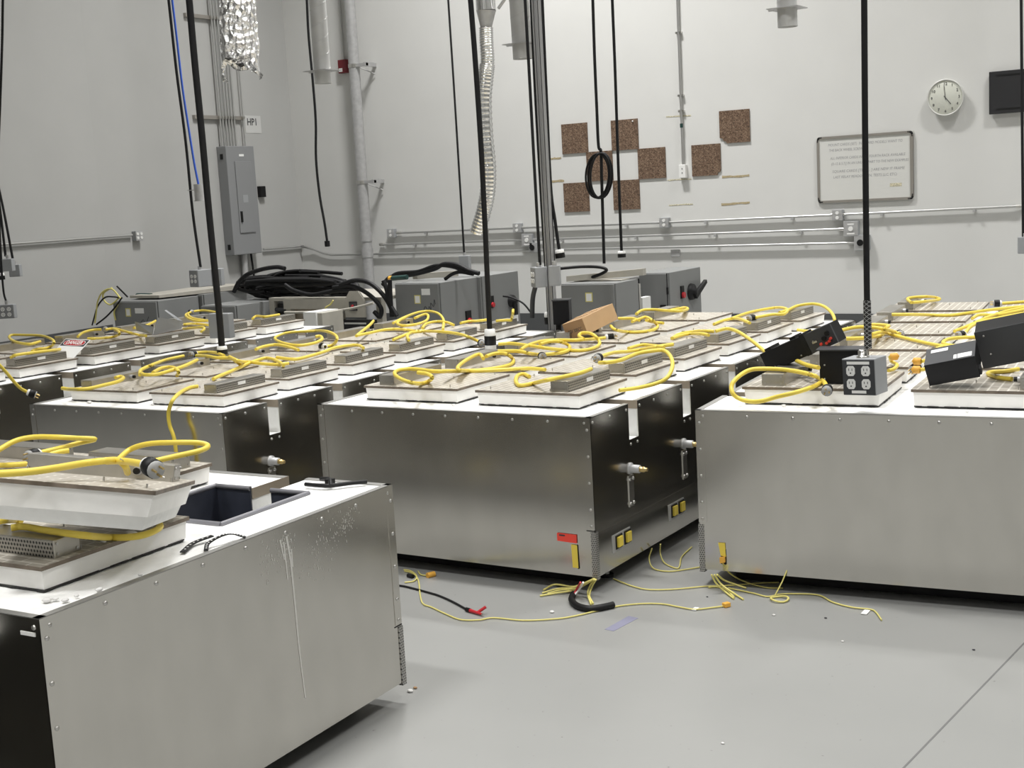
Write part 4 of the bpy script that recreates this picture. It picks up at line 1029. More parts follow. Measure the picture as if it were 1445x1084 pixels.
q.box((cA.x-.05, 8.925, cA.z-.07), (cA.x+.03, 8.945, cA.z+.01), M['darkglass']); q.cyl((cA.x-.01, 8.925, cA.z-.03), (cA.x-.01, 8.915, cA.z-.03), .013, M['red'], n=10); q.part('bearing_plate', T, world=True)
q = MB(); q.tube(smooth_path([at_y(*p, 8.86) for p in ((402, 441), (440, 440.5), (480, 438), (505, 433.5), (527, 427.5))], 6), .012, M['cream'], 8); q.part('curved_rod', T, world=True)
q = MB(); q.tube(smooth_path([at_y(*p, 8.9) for p in ((470, 424), (466, 430), (459, 435), (460, 445), (459, 458))], 5), .007, M['wire'], 6); q.part('yellow_wire', T, world=True)
q = MB(); a = at_y(433, 440, 8.55); q.box((a.x, 8.5, 0), (a.x+.14, 8.8, a.z), M['white']); q.box((a.x+.14, 8.52, 0), (a.x+.19, 8.8, a.z-.01), M['cream']); q.solo('white_cabinet', 'white boxy cabinet standing before the cream framed machine', 'cabinet')
# pile of black cables
q = MB(); rr = random.Random(11)
for i in range(34):
    cxp = rr.uniform(372, 470); cyp = rr.uniform(392, 418); P = []; ww = rr.uniform(38, 72); hh = rr.uniform(3, 13); a0 = rr.uniform(0, 6.28); sp = rr.uniform(3.5, 6.2); dep = rr.uniform(9.05, 9.7)
    cy2 = 423-8*(dep-9.05)-hh-rr.uniform(0, 24)*(1-abs(cxp-415)/90)
    for k in range(9):
        t = a0+sp*k/8; P.append(at_y(min(505, max(336, cxp+ww*math.cos(t))), cy2+hh*math.sin(t)+rr.uniform(-1, 1), dep))
    q.tube(smooth_path(P, 5), rr.uniform(.014, .021), M['cable'], 7)
q.solo('cable_pile', 'tangled pile of black cables heaped on the machine in the back', 'cables', kind='stuff')
big = [([(330, 412), (336, 400), (348, 388), (370, 380), (390, 377), (402, 379)], 'black cable arching up at the left end of the cable pile'),
       ([(480, 402), (500, 396), (518, 398), (533, 408), (546, 424), (556, 445)], 'black cable arching widest to the right of the cable pile'),
       ([(470, 406), (495, 404), (512, 410), (528, 422), (538, 436), (536, 447), (528, 440)], 'black cable curling back below the right end of the cable pile'),
       ([(402, 402), (415, 410), (440, 416), (470, 411), (500, 409)], 'black cable sagging across the front of the cable pile'),
       ([(541, 396), (546, 410), (548, 425), (560, 446)], 'black cable hanging at the left side of the middle cabinet'),
       ([(550, 395), (551, 420), (553, 447)], 'straight black cable hanging beside the middle cabinet')]
for pts, lb in big:
    q = MB(); q.tube(smooth_path([at_y(a, b, 8.98) for a, b in pts], 8), .02, M['cable'], 9); q.solo('cable', lb, 'cable', 'black cables at the back machines')
top = [([(540, 402), (552, 391), (580, 388), (612, 380), (626, 373), (645, 374), (662, 382), (676, 386)], 'thick black cable lying along the top of the middle cabinet', .02),
       ([(546, 397), (560, 386), (590, 383), (615, 375), (640, 377), (655, 384)], 'second black cable on the middle cabinet, bowing above the first', .016),
       ([(628, 394), (638, 387), (650, 384), (668, 387)], 'short black cable end on the middle cabinet', .016)]
for pts, lb, r in top:
    q = MB(); q.tube(smooth_path([at_y(a, b, 9.45) for a, b in pts], 8), r, M['cable'], 9); q.solo('cable', lb, 'cable', 'black cables at the back machines')
q = MB(); q.hexa([(-6.95, 9.5, .935), (-6.9, 9.5, .935), (-6.6, 9.72, .94), (-6.65, 9.72, .94)], [(-6.95, 9.5, .985), (-6.9, 9.5, .985), (-6.6, 9.72, .99), (-6.65, 9.72, .99)], M['cream']); q.solo('metal_bar', 'cream metal bar lying on the middle cabinet under the cables', 'bar')
a = at_y(553, 393, 9.3); q = MB(); q.cyl(a, a+Vector((.17, 0, .01)), .022, M['green'], n=10); q.cyl(a+Vector((-.03, 0, 0)), a, .023, M['orange'], n=10); q.solo('cable_sleeve', 'dark green sleeve with an orange band at the middle cabinet top', 'sleeve')
q = MB(); q.tube(smooth_path([at_y(710, 418, 10.0), at_y(722, 420, 10.0), at_y(738, 428, 10.0), at_y(750, 442, 10.0)], 6), .009, M['cable'], 6); q.solo('cable', 'thin dark cable trailing right of the middle cabinet', 'cable', 'black cables at the back machines')
q = MB(); q.tube(smooth_path([at_y(758, 396, 7.6), at_y(752, 420, 7.62), at_y(751, 448, 7.64)], 6), .017, M['greymetal'], 8); q.solo('cable', 'grey flexible cable curving down left of the steel post', 'cable', 'black cables at the back machines')
# ------------------------------------------------------------------ yellow cords of the lids
CR = .0092
def onlid(p, s=1.0):
    dz = p[2] if len(p) > 2 else .0668*s+CR+.001
    return at_z(p[0], p[1], H+dz)
def plug(parent, p, d, world=True, r=.021, L=.044, prongs=True):
    d = Vector(d).normalized(); p = Vector(p); q = MB()
    q.lathe(p, d, [(0, CR), (.001, r*.8), (.012, r*.95), (.013, r*.95)], M['white'], 14)
    q.lathe(p+d*.013, d, [(0, r), (.004, r*1.05), (L*.75, r*1.05), (L*.76, r*.9)], M['black'], 14)
    e = p+d*(.013+L*.75)
    q.lathe(e, d, [(0, r*.98), (.005, r*.98), (.0052, .0004)], M['plugface'], 14)
    if prongs:
        a = d.orthogonal().normalized(); b = d.cross(a)
        for t in (0, 2.1, 4.2):
            c = e+(a*math.cos(t)+b*math.sin(t))*r*.5
            q.cyl(c, c+d*.024, .003, M['brass'], n=6)
    return q.part('plug', parent, world=world)
def vent_hit(T, P):
    """does the sight line to P pass through the vent box of lid T? returns the clear height above H"""
    Xi = T.matrix_basis.inverted(); s = T.matrix_basis.to_scale().x
    e = Xi @ EYE; d = (Xi @ P) - e; t0, t1 = 0.0, 1.03
    for ax, (lo, hi) in enumerate(((.105-.012, .192+.012), (-.205, .205), (.06, .113+.006))):
        if abs(d[ax]) < 1e-9: continue
        u, v = (lo-e[ax])/d[ax], (hi-e[ax])/d[ax]
        if u > v: u, v = v, u
        t0, t1 = max(t0, u), min(t1, v)
    return .113*s+CR+.003 if t0 < t1 else None
def cord_path(st, s, k=0):
    st = [(p[0], p[1], p[2] if len(p) > 2 else .0668*s+CR+.001) for p in st]
    P = smooth_path(st, 8); dz = [v.z for v in P]
    near = [T for T in LIDS.values() if (T.matrix_basis.translation-at_z(st[0][0], st[0][1], H)).length < 3 and T is not LIDS.get(('A', 'x', 0))]
    for i, v in enumerate(P):
        for T in near:
            h = vent_hit(T, at_z(v.x, v.y, H+dz[i]))
            if h and h > dz[i]: dz[i] = h
    n = len(dz); mx = [max(dz[max(0, i-3):i+4]) for i in range(n)]
    sm = [max(dz[i], sum(mx[max(0, i-3):i+4])/len(mx[max(0, i-3):i+4])) for i in range(n)]
    return [at_z(v.x, v.y, H+sm[i]+.0035*k) for i, v in enumerate(P)]
TN = {'A': 'foreground tank', 'B': 'left tank', 'C': 'middle tank', 'D': 'far left tank', 'E': 'right tank'}
OS = ['front', 'second', 'third', 'fourth', 'fifth', 'rearmost']
OA = ['first', 'second', 'third', 'last']
def cord(key, strands, plugs=(), r=CR, how='looped', raw=None):
    L = LIDS[key]; s = L.matrix_basis.to_scale().x
    od = (OA if key[0] == 'A' else OS)[key[2]]; side = 'left' if key[1] == 0 else 'right'
    lb = f'yellow power cable {how} on the {od} lid in the {side} row, {TN[key[0]]}'
    paths = [cord_path(st, s, k) for k, st in enumerate(strands)]
    if raw: paths.append(raw)
    T = thing('power_cable', lb, 'power cable', loc=tuple(paths[0][0]), group='yellow power cables')
    for P in paths:
        q = MB(); q.tube(P, r, M['yellow'], 10); q.part('cable', T, world=True)
    for a, b in plugs:
        A_ = a if isinstance(a, Vector) else cord_path([a, b], s)[0]; B_ = b if isinstance(b, Vector) else cord_path([a, b], s)[-1]
        plug(T, A_, B_-A_)
    return T
def Z(ox, oy, pts, k=5.558): return [(ox+p[0]/k, oy+p[1]/k)+tuple(p[2:]) for p in pts]
# far left tank
cord(('D', 0, 1), [[(56.7, 482), (41.4, 485.7), (23.4, 483), (13.5, 477.6), (16.2, 473), (36, 473), (59, 474), (73.8, 479.4), (75.6, 485.7), (66.6, 491), (50.4, 493), (45, 495.6)]])
cord(('D', 1, 1), [[(15.3, 504.6), (23.4, 501, .13), (48.6, 497.4, .13), (72, 494.7, .12), (84.6, 492.9, .1)]])
a, b2 = at_x(38, 553, -6.16), at_x(54, 559, -6.12)
cord(('D', 1, 0), [], [(a, b2)], how='hanging down', raw=smooth_path([at_x(*p, -6.16) for p in ((-8, 508), (0, 516), (10, 527), (20, 539), (29, 548), (38, 553))], 8))
cord(('D', 0, 2), [[(110, 475), (117, 469.5), (129.5, 466), (143, 465)], [(149, 465), (162, 464), (180, 468.6), (196, 473), (206, 474)], [(160, 464), (167, 467.7), (168, 472), (158, 475.8), (140, 477.6), (124, 478)]], [((150, 464), (141, 470))])
cord(('D', 0, 3), [[(189, 463), (207, 459), (219.5, 453)], [(259, 464), (284.6, 462), (288, 465), (284, 468)]])
cord(('D', 0, 4), [[(306, 441), (290, 438.5), (277, 439), (266.6, 441.6), (262, 445), (266.6, 449.7), (277, 453), (293.6, 452.7)], [(265, 443), (268, 447), (275, 450), (288, 452)], [(259, 457.8), (275.6, 457), (293.6, 458.7)]], [((267, 440.3), (276, 441))])
cord(('D', 0, 5), [[(356.5, 449.7), (362, 446), (374.5, 447), (394, 444)]])
# left tank
cord(('B', 0, 0), [[(163, 533), (170, 531.5), (174, 534), (165.5, 538.7), (149, 543), (124, 548.6), (100.8, 549.5), (88, 548)]])
cord(('B', 0, 1), [[(197.5, 529), (198, 523.4), (203, 520), (216, 514.5), (234, 508), (259, 502.5)], [(276, 498), (290, 497), (304, 498), (316, 502)], [(278, 508), (268, 513), (259, 517), (245, 521.6), (223, 528), (205, 529), (200, 527)], [(216, 526), (227, 520), (239.6, 518), (248.6, 520.7), (252, 526), (250, 530)]], [((276, 499), (262, 502.5))])
cord(('B', 0, 2), [[(277, 502), (293.6, 502.8), (306, 505), (324, 505.5), (333, 510), (342, 517)], [(300.8, 535), (311.5, 530), (329.5, 522.6), (349, 513.6), (371, 506), (383.5, 506.4), (392.5, 510), (400, 515.4)], [(324, 503.7), (338.5, 510), (353, 511), (372.7, 513.6), (394, 514.5), (407, 512.7)], [(390.7, 504.6), (416, 507), (439, 502), (460, 495.6), (470, 491.5), (492, 487.5), (506, 487.5), (512.7, 491)]])
cord(('B', 1, 0), [], how='hanging off', raw=smooth_path([onlid((279, 545), .9), onlid((268, 547), .9), onlid((256, 553), .9), onlid((245, 563), .9)] + [at_y(*p, 4.13) for p in ((239.6, 574.7), (237.6, 586), (239.6, 601), (245, 616), (248, 634), (250, 660), (252, 690))], 8))
cord(('B', 0, 3), [[(361, 493), (372.7, 489), (389, 486.6), (405, 489), (421, 493.8)]])
cord(('B', 0, 4), [[(445, 475), (452, 474.6), (454, 479.4), (441, 484.8), (421, 487.5), (401.5, 484.8), (389, 479.4), (390.7, 474.9), (407, 469.5), (434, 467.7), (456, 467), (470, 471), (475.8, 477.6), (470, 486.6), (459.6, 489)]], [((459, 489.5), (448, 488))])
cord(('B', 0, 5), [[(527, 453, .09), (520.8, 459.6, .07), (502.8, 474)], [(502.8, 474), (520.8, 470), (546, 465), (567.5, 465), (591, 467.7)]])
cord(('B', 1, 5), [[(555, 456), (573, 447), (591, 440.7), (607, 439.4), (619.7, 443.4), (626, 452.4), (625, 465)], [(585.5, 448.8), (598, 444), (604, 445), (601.7, 452.4), (587, 457.8), (569, 459.6), (561, 457), (564, 452.4), (573, 447.5)], [(596, 463), (601.7, 457), (616, 453.8), (630.5, 455), (640, 458.7)], [(650, 456), (662, 453.5), (673, 453), (690, 451)]])
cord(('B', 1, 3), [[(555, 479.4), (569, 474), (580, 470), (600, 467.7), (627, 468.6), (650, 472), (668, 478.5), (679, 484)], [(577, 480), (574.7, 474), (582, 468.6), (600, 466.7)]], [((678, 483.5), (688, 489))])
cord(('B', 1, 4), [[(724, 437.5, .19), (723.5, 444, .15), (722, 450, .09)], [(700, 453), (712, 452), (722, 452)]])
# middle tank
cord(('C', 0, 0), [[(590, 526), (603.5, 528), (609.8, 533), (603.5, 538.7), (591, 541.4), (574.7, 538.7), (562, 533), (556.7, 527), (562, 522.6), (576.5, 520.8), (592.7, 521.7), (610.7, 524), (636, 524), (680, 523.5), (712, 521.7), (744, 520), (769.5, 521.7)]])
cord(('C', 0, 1), [[(682, 506), (676, 500), (660, 507), (648, 516), (646, 521), (652, 523), (676, 522.5), (703, 519), (719, 515), (724.6, 510), (721, 503.7), (712, 499), (699, 499), (686, 503)]])
cord(('C', 0, 2), [[(703, 495.6), (730, 495.6), (748, 499), (764, 501)], [(735, 493.8), (744, 488), (762, 482), (784, 480), (811, 480), (838, 478.5), (854, 476.7)]], [((764, 502), (770, 508)), ((854, 476.6), (869, 475.5))])
cord(('C', 0, 3), [[(703, 485.7), (721, 484.8), (748, 488), (784, 493), (816, 494.7), (836, 492), (846, 485.7), (843, 477.6, .10), (834, 471, .13), (821.7, 470, .13), (817, 474, .10), (823.5, 478.5)], [(762, 485.7), (776.7, 482), (793, 483), (803.7, 489), (800, 495.6), (784, 499), (770, 500)]])
cord(('C', 1, 0), [[(747, 531.5), (739, 528), (730, 530.6), (728, 538.7), (733.6, 544), (748, 542), (769.5, 537), (796.5, 531.5, .11), (820, 526, .13), (834, 520.8, .13)]])
cord(('C', 1, 1), [[(845, 504.6, .13), (865, 498, .10), (887, 496), (914, 491.8), (935.6, 488, .12), (950, 486, .13)], [(887, 491.8), (905, 487), (921, 488), (937, 490, .11)],
                   [(846, 512), (862, 511), (878, 507.5), (899.6, 499), (919, 495.5, .125), (935.6, 494.5, .128), (944.6, 500.8, .125), (949, 511.5, .105), (947, 524, .075), (939, 535, .05), (923, 542, .035), (899.6, 547.5, .03), (874, 551, .03)]], [((847, 504, .13), (831, 512, .12))])
cord(('C', 1, 2), [[(948, 477.4), (960.8, 471), (984, 467.5), (1007.5, 467.5)], [(949, 477.5), (968, 472), (986, 471), (1000, 473)], [(1010, 467.5, .12), (1025.5, 463.9, .14), (1040, 467.5, .14), (1058, 479, .14), (1072, 490, .12), (1080, 497, .11)]])
cord(('C', 0, 4), [[(861.8, 460), (867, 464.8), (883, 468.4), (905, 468.4), (921, 465.7), (928, 461), (923, 454), (912, 447.7), (903, 450), (892, 454)], [(872.6, 449.5), (892, 449.5), (902, 452)], [(912, 452), (924, 455), (936, 456)]])
cord(('C', 0, 5), [[(897.8, 443), (906.8, 437.8, .1), (923, 437, .1), (946, 438.7), (964, 438.7), (970.6, 436), (966, 434), (957, 436), (946, 438)]])
cord(('C', 1, 4), [[(1007.5, 457.6), (1022, 452), (1040, 449.5), (1058, 455.8)], [(1032.7, 449.5), (1054, 442), (1076, 437), (1099, 434), (1111, 437), (1106.5, 443), (1090, 444), (1066, 448.4)]], [((1066, 448.5), (1055, 450))])
cord(('C', 1, 5), [[(1100, 441), (1111.5, 437.8), (1126, 431.5, .12), (1147.5, 428.8, .14), (1163.7, 433, .14), (1174.5, 443, .12), (1178, 454, .08), (1174.5, 462, .05)], [(1126, 465.7, .03), (1138.5, 467.5, .03), (1152, 468, .03)]])
# right tank
cord(('E', 0, 0), [[(1151, 531), (1133, 526, .09), (1108, 522, .11), (1081, 520.6, .13), (1059.4, 522, .13), (1043, 531, .11), (1032.4, 544, .075), (1036, 558, .04), (1052, 565.5, .03), (1072, 566.4, .03), (1097, 560, .045), (1126, 553, .07), (1147.5, 545.7, .08), (1158, 540)], [(1151, 531), (1162, 538.5, .085), (1168, 548, .08)]], [((1168, 548, .085), (1163, 562, .06))])
cord(('E', 0, 1), [[(1194, 478), (1221, 477), (1239, 474.7), (1247, 471)], [(1230, 472), (1244, 469), (1260.6, 473), (1293, 481), (1321.7, 487), (1341.5, 490), (1352, 493)], [(1176, 469), (1206.6, 462), (1230, 462), (1253, 465.7), (1269.6, 471)], [(1124, 509, .05), (1138, 515, .06), (1155, 519, .07)]], [((1268, 470.5), (1283, 479))])
cord(('E', 0, 2), [[(1219.5, 462), (1228, 458.5), (1242.6, 458.5), (1254, 460), (1249, 463)]])
cord(('E', 0, 4), [[(1258.8, 444), (1293, 444), (1338, 445), (1365, 442), (1401, 437), (1450, 432)]])
cord(('E', 0, 5), [[(1285.8, 427), (1281, 421.5), (1296.5, 419), (1314.5, 419), (1326, 421.6), (1320, 424), (1300, 426), (1288, 427)]])
cord(('E', 1, 3), [[(1372, 449.5), (1383, 444.5), (1410, 444), (1450, 436)], [(1347, 467.5), (1368.5, 459), (1392, 448.6), (1419, 439.6), (1450, 433)]])
cord(('E', 1, 2), [[(1360.4, 473), (1370, 461), (1388, 453), (1415, 447.7), (1450, 441)], [(1410, 459), (1437, 456), (1455, 453)]], [((1361, 472), (1349, 474))])
cord(('E', 1, 1), [[(1385, 475.6), (1356, 476.5), (1338, 479), (1330.7, 483.7), (1338, 487), (1356, 488), (1385, 484.6)], [(1321, 493), (1332, 489), (1345, 492)]])
cord(('E', 1, 5), [[(1412, 428.2), (1430, 427), (1450, 425.5)]], [((1414, 428), (1398, 428.5))])
cord(('E', 1, 0), [[(1437, 521), (1419, 524), (1401, 525), (1394.6, 527.7), (1410, 533), (1428, 535)]])
# foreground tank
cord(('A', 1, 1), [[(165, 650), (184, 634.4, .12), (210, 626.5, .15), (244.5, 624.7, .16), (278.7, 625, .15), (293, 629, .14), (284, 635.7, .14), (249.8, 643.6, .13), (222, 650, .13), (200, 656, .12)]])
cord(('A', 1, 2), [[(-5, 637, .12), (21, 622.6, .15), (47, 617, .16), (79, 617, .16), (110, 618.6, .14), (134, 620, .13), (113, 625, .12), (87, 632), (56, 639.5)], [(-5, 657), (21, 656), (44.7, 654)], [(70, 642), (84, 638), (97, 636)]], [((55, 640, .09), (38, 645, .085))])
cord(('A', 0, 0), [[(16, 745), (34, 743.5), (65.7, 748.8), (105, 754), (147, 758), (184, 758), (210, 752.8), (226, 743.5), (220, 735)], [(-6, 736), (16, 734), (30, 735)]])
# the lid lifted off its pit, lying tilted on the foreground lids
Xt = Matrix.Translation((-2.713, 2.213, .912)) @ (Matrix.Rotation(R_(125.7), 4, 'Z') @ Matrix.Rotation(R_(9.5), 4, 'Y') @ Matrix.Rotation(R_(8.8), 4, 'X'))
T = lid(('A', 'x', 0), Xt, 'foam lid taken off its pit, lying tilted on other lids in the foreground', 'lids on the foreground tank', sticker=False)
q = MB(); q.hexa([(-.243, -.208, .0), (.243, -.208, .0), (.243, .208, .0), (-.243, .208, .0)], [(-.253, -.219, .056), (.253, -.219, .056), (.253, .219, .056), (-.253, .219, .056)], M['foamside'])
for ch_ in list(T.children):
    if ch_.name.startswith('foam_slab'): bpy.data.objects.remove(ch_)
q.part('foam_slab', T)
q = MB(); q.hexa([(-.21, -.19, -.036), (.21, -.19, -.036), (.21, .19, -.036), (-.21, .19, -.036)], [(-.225, -.20, -.0005), (.225, -.20, -.0005), (.225, .20, -.0005), (-.225, .20, -.0005)], M['foam']); q.part('foam_plug', T)
def onT(px, py, h):
    n = Xt.to_3x3() @ Vector((0, 0, 1)); p0 = Xt @ Vector((0, 0, h)); d = ray(px, py); return EYE + d*((p0-EYE).dot(n)/d.dot(n))
T2 = thing('power_cable', 'thick yellow power cable lying across the tilted lid, ending in a black plug', 'power cable', loc=tuple(onT(118, 654, .11)), group='yellow power cables')
q = MB(); q.tube(smooth_path([onT(*p) for p in ((-8, 669, .08), (39.4, 666, .09), (79, 660.7, .10), (118, 654, .11), (147, 650.5, .12), (165.7, 650, .12), (176, 657, .11), (180, 667, .085))], 8), CR, M['yellow'], 10); q.part('cable', T2, world=True)
q = MB(); q.tube(smooth_path([onT(*p) for p in ((150, 651, .115), (166, 650.5, .12), (184, 652, .125), (206, 656, .13))], 8), CR, M['yellow'], 10); q.part('cable', T2, world=True)
a, b2 = onT(206, 655, .135), onT(228, 668, .12); plug(T2, a, b2-a, r=.022)
for pts in (((170, 648, .13), (195, 660, .10), (232, 674, .08)), ((134, 646, .12), (165, 652, .11))):
    q = MB(); q.tube([onT(*p) for p in pts], .002, M['emt'], 6); q.part('wire_clip', T, world=True)

# ------------------------------------------------------------------ things lying on the tanks
def posed(pos, rot):
    return Matrix.Translation(pos) @ Matrix.Rotation(R_(rot[2]), 4, 'Z') @ Matrix.Rotation(R_(rot[1]), 4, 'Y') @ Matrix.Rotation(R_(rot[0]), 4, 'X')
# carton
Xc = posed((-3.482, 6.386, .845), (-15.4, -9.5, 83.8)); cw, cd, chh = .318, .151, .097
T = thing('cardboard_box', 'small brown cardboard box lying tilted on the middle tank lids', 'box', X=Xc)
q = MB(); q.box((0, 0, 0), (cw, cd, chh), M['card'], bev=.0015)
q.part('carton', T)
q = MB(); q.box((-.0012, .002, .002), (-.0002, cd-.002, chh-.002), M['darkcard']); q.part('end_flap', T)
q = MB(); text_mesh(q, 'BSV 300CC', frame((-.0016, cd*.5, chh*.42), (0, -1, 0), (0, 0, 1)), .03, M['ink'], width=cd*.66); q.part('lettering', T)
q = MB()
for i in range(5): q.box((.05+i*.05, cd*.2, chh), (.09+i*.05, cd*.9, chh+.002+.002*(i % 2)), M['card'])
q.part('top_flap', T)
q = MB(); q.tube([Xc @ Vector((.2, .02, -.02)), Xc @ Vector((.25, .05, -.035)), Xc @ Vector((.22, .09, -.03))], .008, M['darkcard'], 6)
# black electronics boxes on the right tank
X1 = posed((-1.998, 5.26, .829), (5.9, -23.4, -6)); a1, b1, c1 = .35, .091, .087
T = thing('power_supply', 'black electronics box tilted steeply, with a grey socket panel at one end', 'electronics', X=X1, group='black boxes on the right tank')
q = MB(); q.box((0, 0, 0), (a1*.60, b1, c1), M['blackmetal'], bev=.0015); q.box((a1*.6, .012, 0), (a1, b1, c1), M['blackmetal']); q.box((a1*.575, -.003, -.002), (a1*.635, b1, c1+.008), M['black']); q.box((.03, .0, c1), (.06, b1, c1+.012), M['black']); q.box((a1*.42, 0.02, c1), (a1*.5, b1, c1+.012), M['black']); q.part('housing', T)
q = MB(); q.box((a1*.625, .0, .001), (a1, .0118, c1-.001), M['greymetal']); fp = q.part('socket_panel', T)
q = MB()
for x, z, m_ in ((.92, .62, 'black'), (.86, .45, 'black')): q.cyl((a1*x, 0, c1*z), (a1*x, -.006, c1*z), .010, M[m_], n=14)
q.part('black_socket', fp)
q = MB()
for x, z in ((.94, .33), (.91, .24), (.80, .26), (.87, .20)): q.cyl((a1*x, 0, c1*z), (a1*x, -.008, c1*z), .006, M['redtag'], n=10)
q.part('red_socket', fp)
q = MB(); q.box((a1*.70, -.003, c1*.42), (a1*.76, 0, c1*.52), M['steel2']); q.cyl((a1*.73, 0, c1*.5), (a1*.73, -.012, c1*.55), .003, M['steel2'], n=6); q.part('toggle_switch', fp)
q = MB()
for x in (.12, .5): q.lathe((a1*x, 0, .012), (0, -1, 0), [(0, .004), (.003, .003), (.0032, .0002)], M['screw'], 8)
q.part('screw', T)
p = at_z(1157, 541, .8165); X2 = Matrix.Translation(p) @ Matrix.Rotation(R_(10), 4, 'Z')
T = thing('power_supply', 'upright black box with a flat flanged top behind the grey socket box', 'electronics', X=X2, group='black boxes on the right tank')
q = MB(); q.box((0, 0, 0), (.185, .10, .134), M['blackmetal'], bev=.0015); q.part('housing', T)
q = MB(); q.box((-.012, -.012, .134), (.19, .105, .140), M['greymetal'], bev=.001); q.part('top_cover', T)
for x, z in ((.02, .075), (.02, .018)):
    q = MB(); q.lathe((x, 0, z), (0, -1, 0), [(0, .004), (.004, .003), (.0042, .0002)], M['screw'], 8); q.part('screw', T)
X3 = posed((-1.272, 5.074, .822), (17, -11.6, 6.7)); a3, b3, c3 = .19, .151, .089
T = thing('power_supply', 'black box with white labels on top, lying askew right of the socket box', 'electronics', X=X3, group='black boxes on the right tank')
q = MB(); q.box((0, 0, 0), (a3, b3, c3), M['blackmetal'], bev=.0015); q.part('housing', T)
q = MB(); q.box((.001, .001, c3), (a3-.001, b3-.001, c3+.0012), M['greymetal']); tc = q.part('top_cover', T)
for (x0, x1, y0, y1) in ((.02, .085, .105, .132), (.125, .178, .012, .05), (.11, .122, .012, .048)):
    q = MB(); q.box((x0, y0, c3+.0012), (x1, y1, c3+.0018), M['label']); q.part('paper_label', tc)
q = MB(); q.box((a3, .01, .005), (a3+.008, .05, .03), M['black']); q.part('side_connector', T)
X4 = posed(tuple(at_y(1388.5, 520, 5.30)), (14, -12, 6)); a4, b4, c4 = .314, .12, .155
T = thing('power_supply', 'black metal box tilted at the right edge, its big screwed face showing', 'electronics', X=X4, group='black boxes on the right tank')
q = MB(); q.box((0, 0, 0), (a4, b4, c4), M['blackmetal'], bev=.0015); q.box((-.002, -.003, -.001), (a4, .0, c4+.001), M['greymetal']); q.part('housing', T)
for x, z in ((.03, .135), (.04, .055), (.19, .135), (.20, .07)):
    q = MB(); q.lathe((x, -.003, z), (0, -1, 0), [(0, .0045), (.004, .003), (.0042, .0002)], M['screw'], 8); q.part('screw', T)
# yellow plugs left of the labelled box
def capplug(name, label, px, py, z, dvec, tail):
    p = at_z(px, py, z); T = thing(name, label, 'plug', loc=tuple(p), group='plugs on the right tank')
    q = MB(); d = Vector(dvec).normalized(); q.lathe(p, d, [(0, .012), (.004, .016), (.03, .016), (.034, .010), (.04, .0005)], M['orange'] if 'yellow' in label or 'orange' in label else M['black'], 12); q.part('body', T, world=True)
    q = MB(); q.tube(smooth_path([p]+[at_z(a, b, c) for a, b, c in tail], 6), .008, M['yellow'] if 'orange' in label else M['cable'], 8); q.part('cable', T, world=True)
    return T
capplug('cable_plug', 'orange yellow plug just right of the grey socket box', 1256, 504, .86, (1, .3, .1), [(1258, 510, .83), (1266, 515, .83), (1262, 520.5, .83), (1254, 523, .83)])
capplug('cable_plug', 'upper orange yellow plug left of the labelled black box', 1300, 510, .85, (-1, 0, 0), [(1306, 509, .85), (1312, 509, .85)])
capplug('cable_plug', 'lower orange yellow plug left of the labelled black box', 1299, 522, .835, (-1, 0, 0), [(1305, 521, .84), (1312, 520, .84)])
p = at_z(1298, 514, .83); T = thing('cable_plug', 'black plug with a white face lying between two rows of right tank lids', 'plug', loc=tuple(p), group='plugs on the right tank')
plug(T, p, at_z(1284, 526, .80)-p)
# danger sign between lids of the far left tank
Xs = frame(at_y(83, 489, 5.36), at_y(112, 490.5, 5.36)-at_y(83, 489, 5.36), at_y(91, 474.5, 5.44)-at_y(83, 489, 5.36))
sw = (at_y(126, 476, 5.42)-at_y(91, 474, 5.42)).length
T = thing('danger_sign', 'white sign reading DANGER leaning between lids of the far left tank', 'sign', X=Xs)
q = MB(); q.box((0, -.10, 0), (sw, .072, .003), M['label'], bev=.001); q.part('sheet', T)
q = MB(); q.box((.006, .006, .003), (sw-.006, .066, .0036), M['ink']); q.part('black_panel', T)
q = MB(); n_ = 28
def oval(a, b): return [(sw/2+a*math.copysign(abs(math.cos(2*PI*i/n_))**.7, math.cos(2*PI*i/n_)), .036+b*math.copysign(abs(math.sin(2*PI*i/n_))**.7, math.sin(2*PI*i/n_))) for i in range(n_)]
q.prism(oval(sw*.42, .027), .0003, M['label'], Matrix.Translation((0, 0, .0037))); q.prism(oval(sw*.40, .024), .0004, M['red'], Matrix.Translation((0, 0, .0040))); q.part('red_oval', T)
q = MB(); text_mesh(q, 'DANGER', Matrix.Translation((sw/2, .036, .0047)), .046, M['label'], width=sw*.64, bold=.0008); q.part('lettering', T)
# folded sheet metal pieces
def sheet(mb, pts, t, m):
    a, b, c, d = pts; n = (b-a).cross(c-a).normalized()*t; mb.hexa([a, b, c, d], [v+n for v in pts], m)
T = thing('sheet_metal_bracket', 'grey folded sheet metal bracket lying on a far left tank lid', 'bracket', loc=tuple(at_z(235, 470, .85)))
def up(px0, py0, z0, px1, py1, dy=.02):
    g = at_z(px0, py0, z0); return at_y(px1, py1, g.y+dy)
zb2 = .862
q = MB(); sheet(q, [at_z(216, 473, zb2), at_z(255.5, 464, zb2), up(255.5, 464, zb2, 258, 453), up(216, 473, zb2, 222, 448)], .003, M['boxgrey']); q.part('main_flange', T, world=True)
q = MB(); sheet(q, [at_z(193, 467, zb2), at_z(216, 473, zb2), up(216, 473, zb2, 218, 461.5, .05), up(193, 467, zb2, 190.5, 454, .02)], .003, M['boxgrey']); q.part('side_flange', T, world=True)
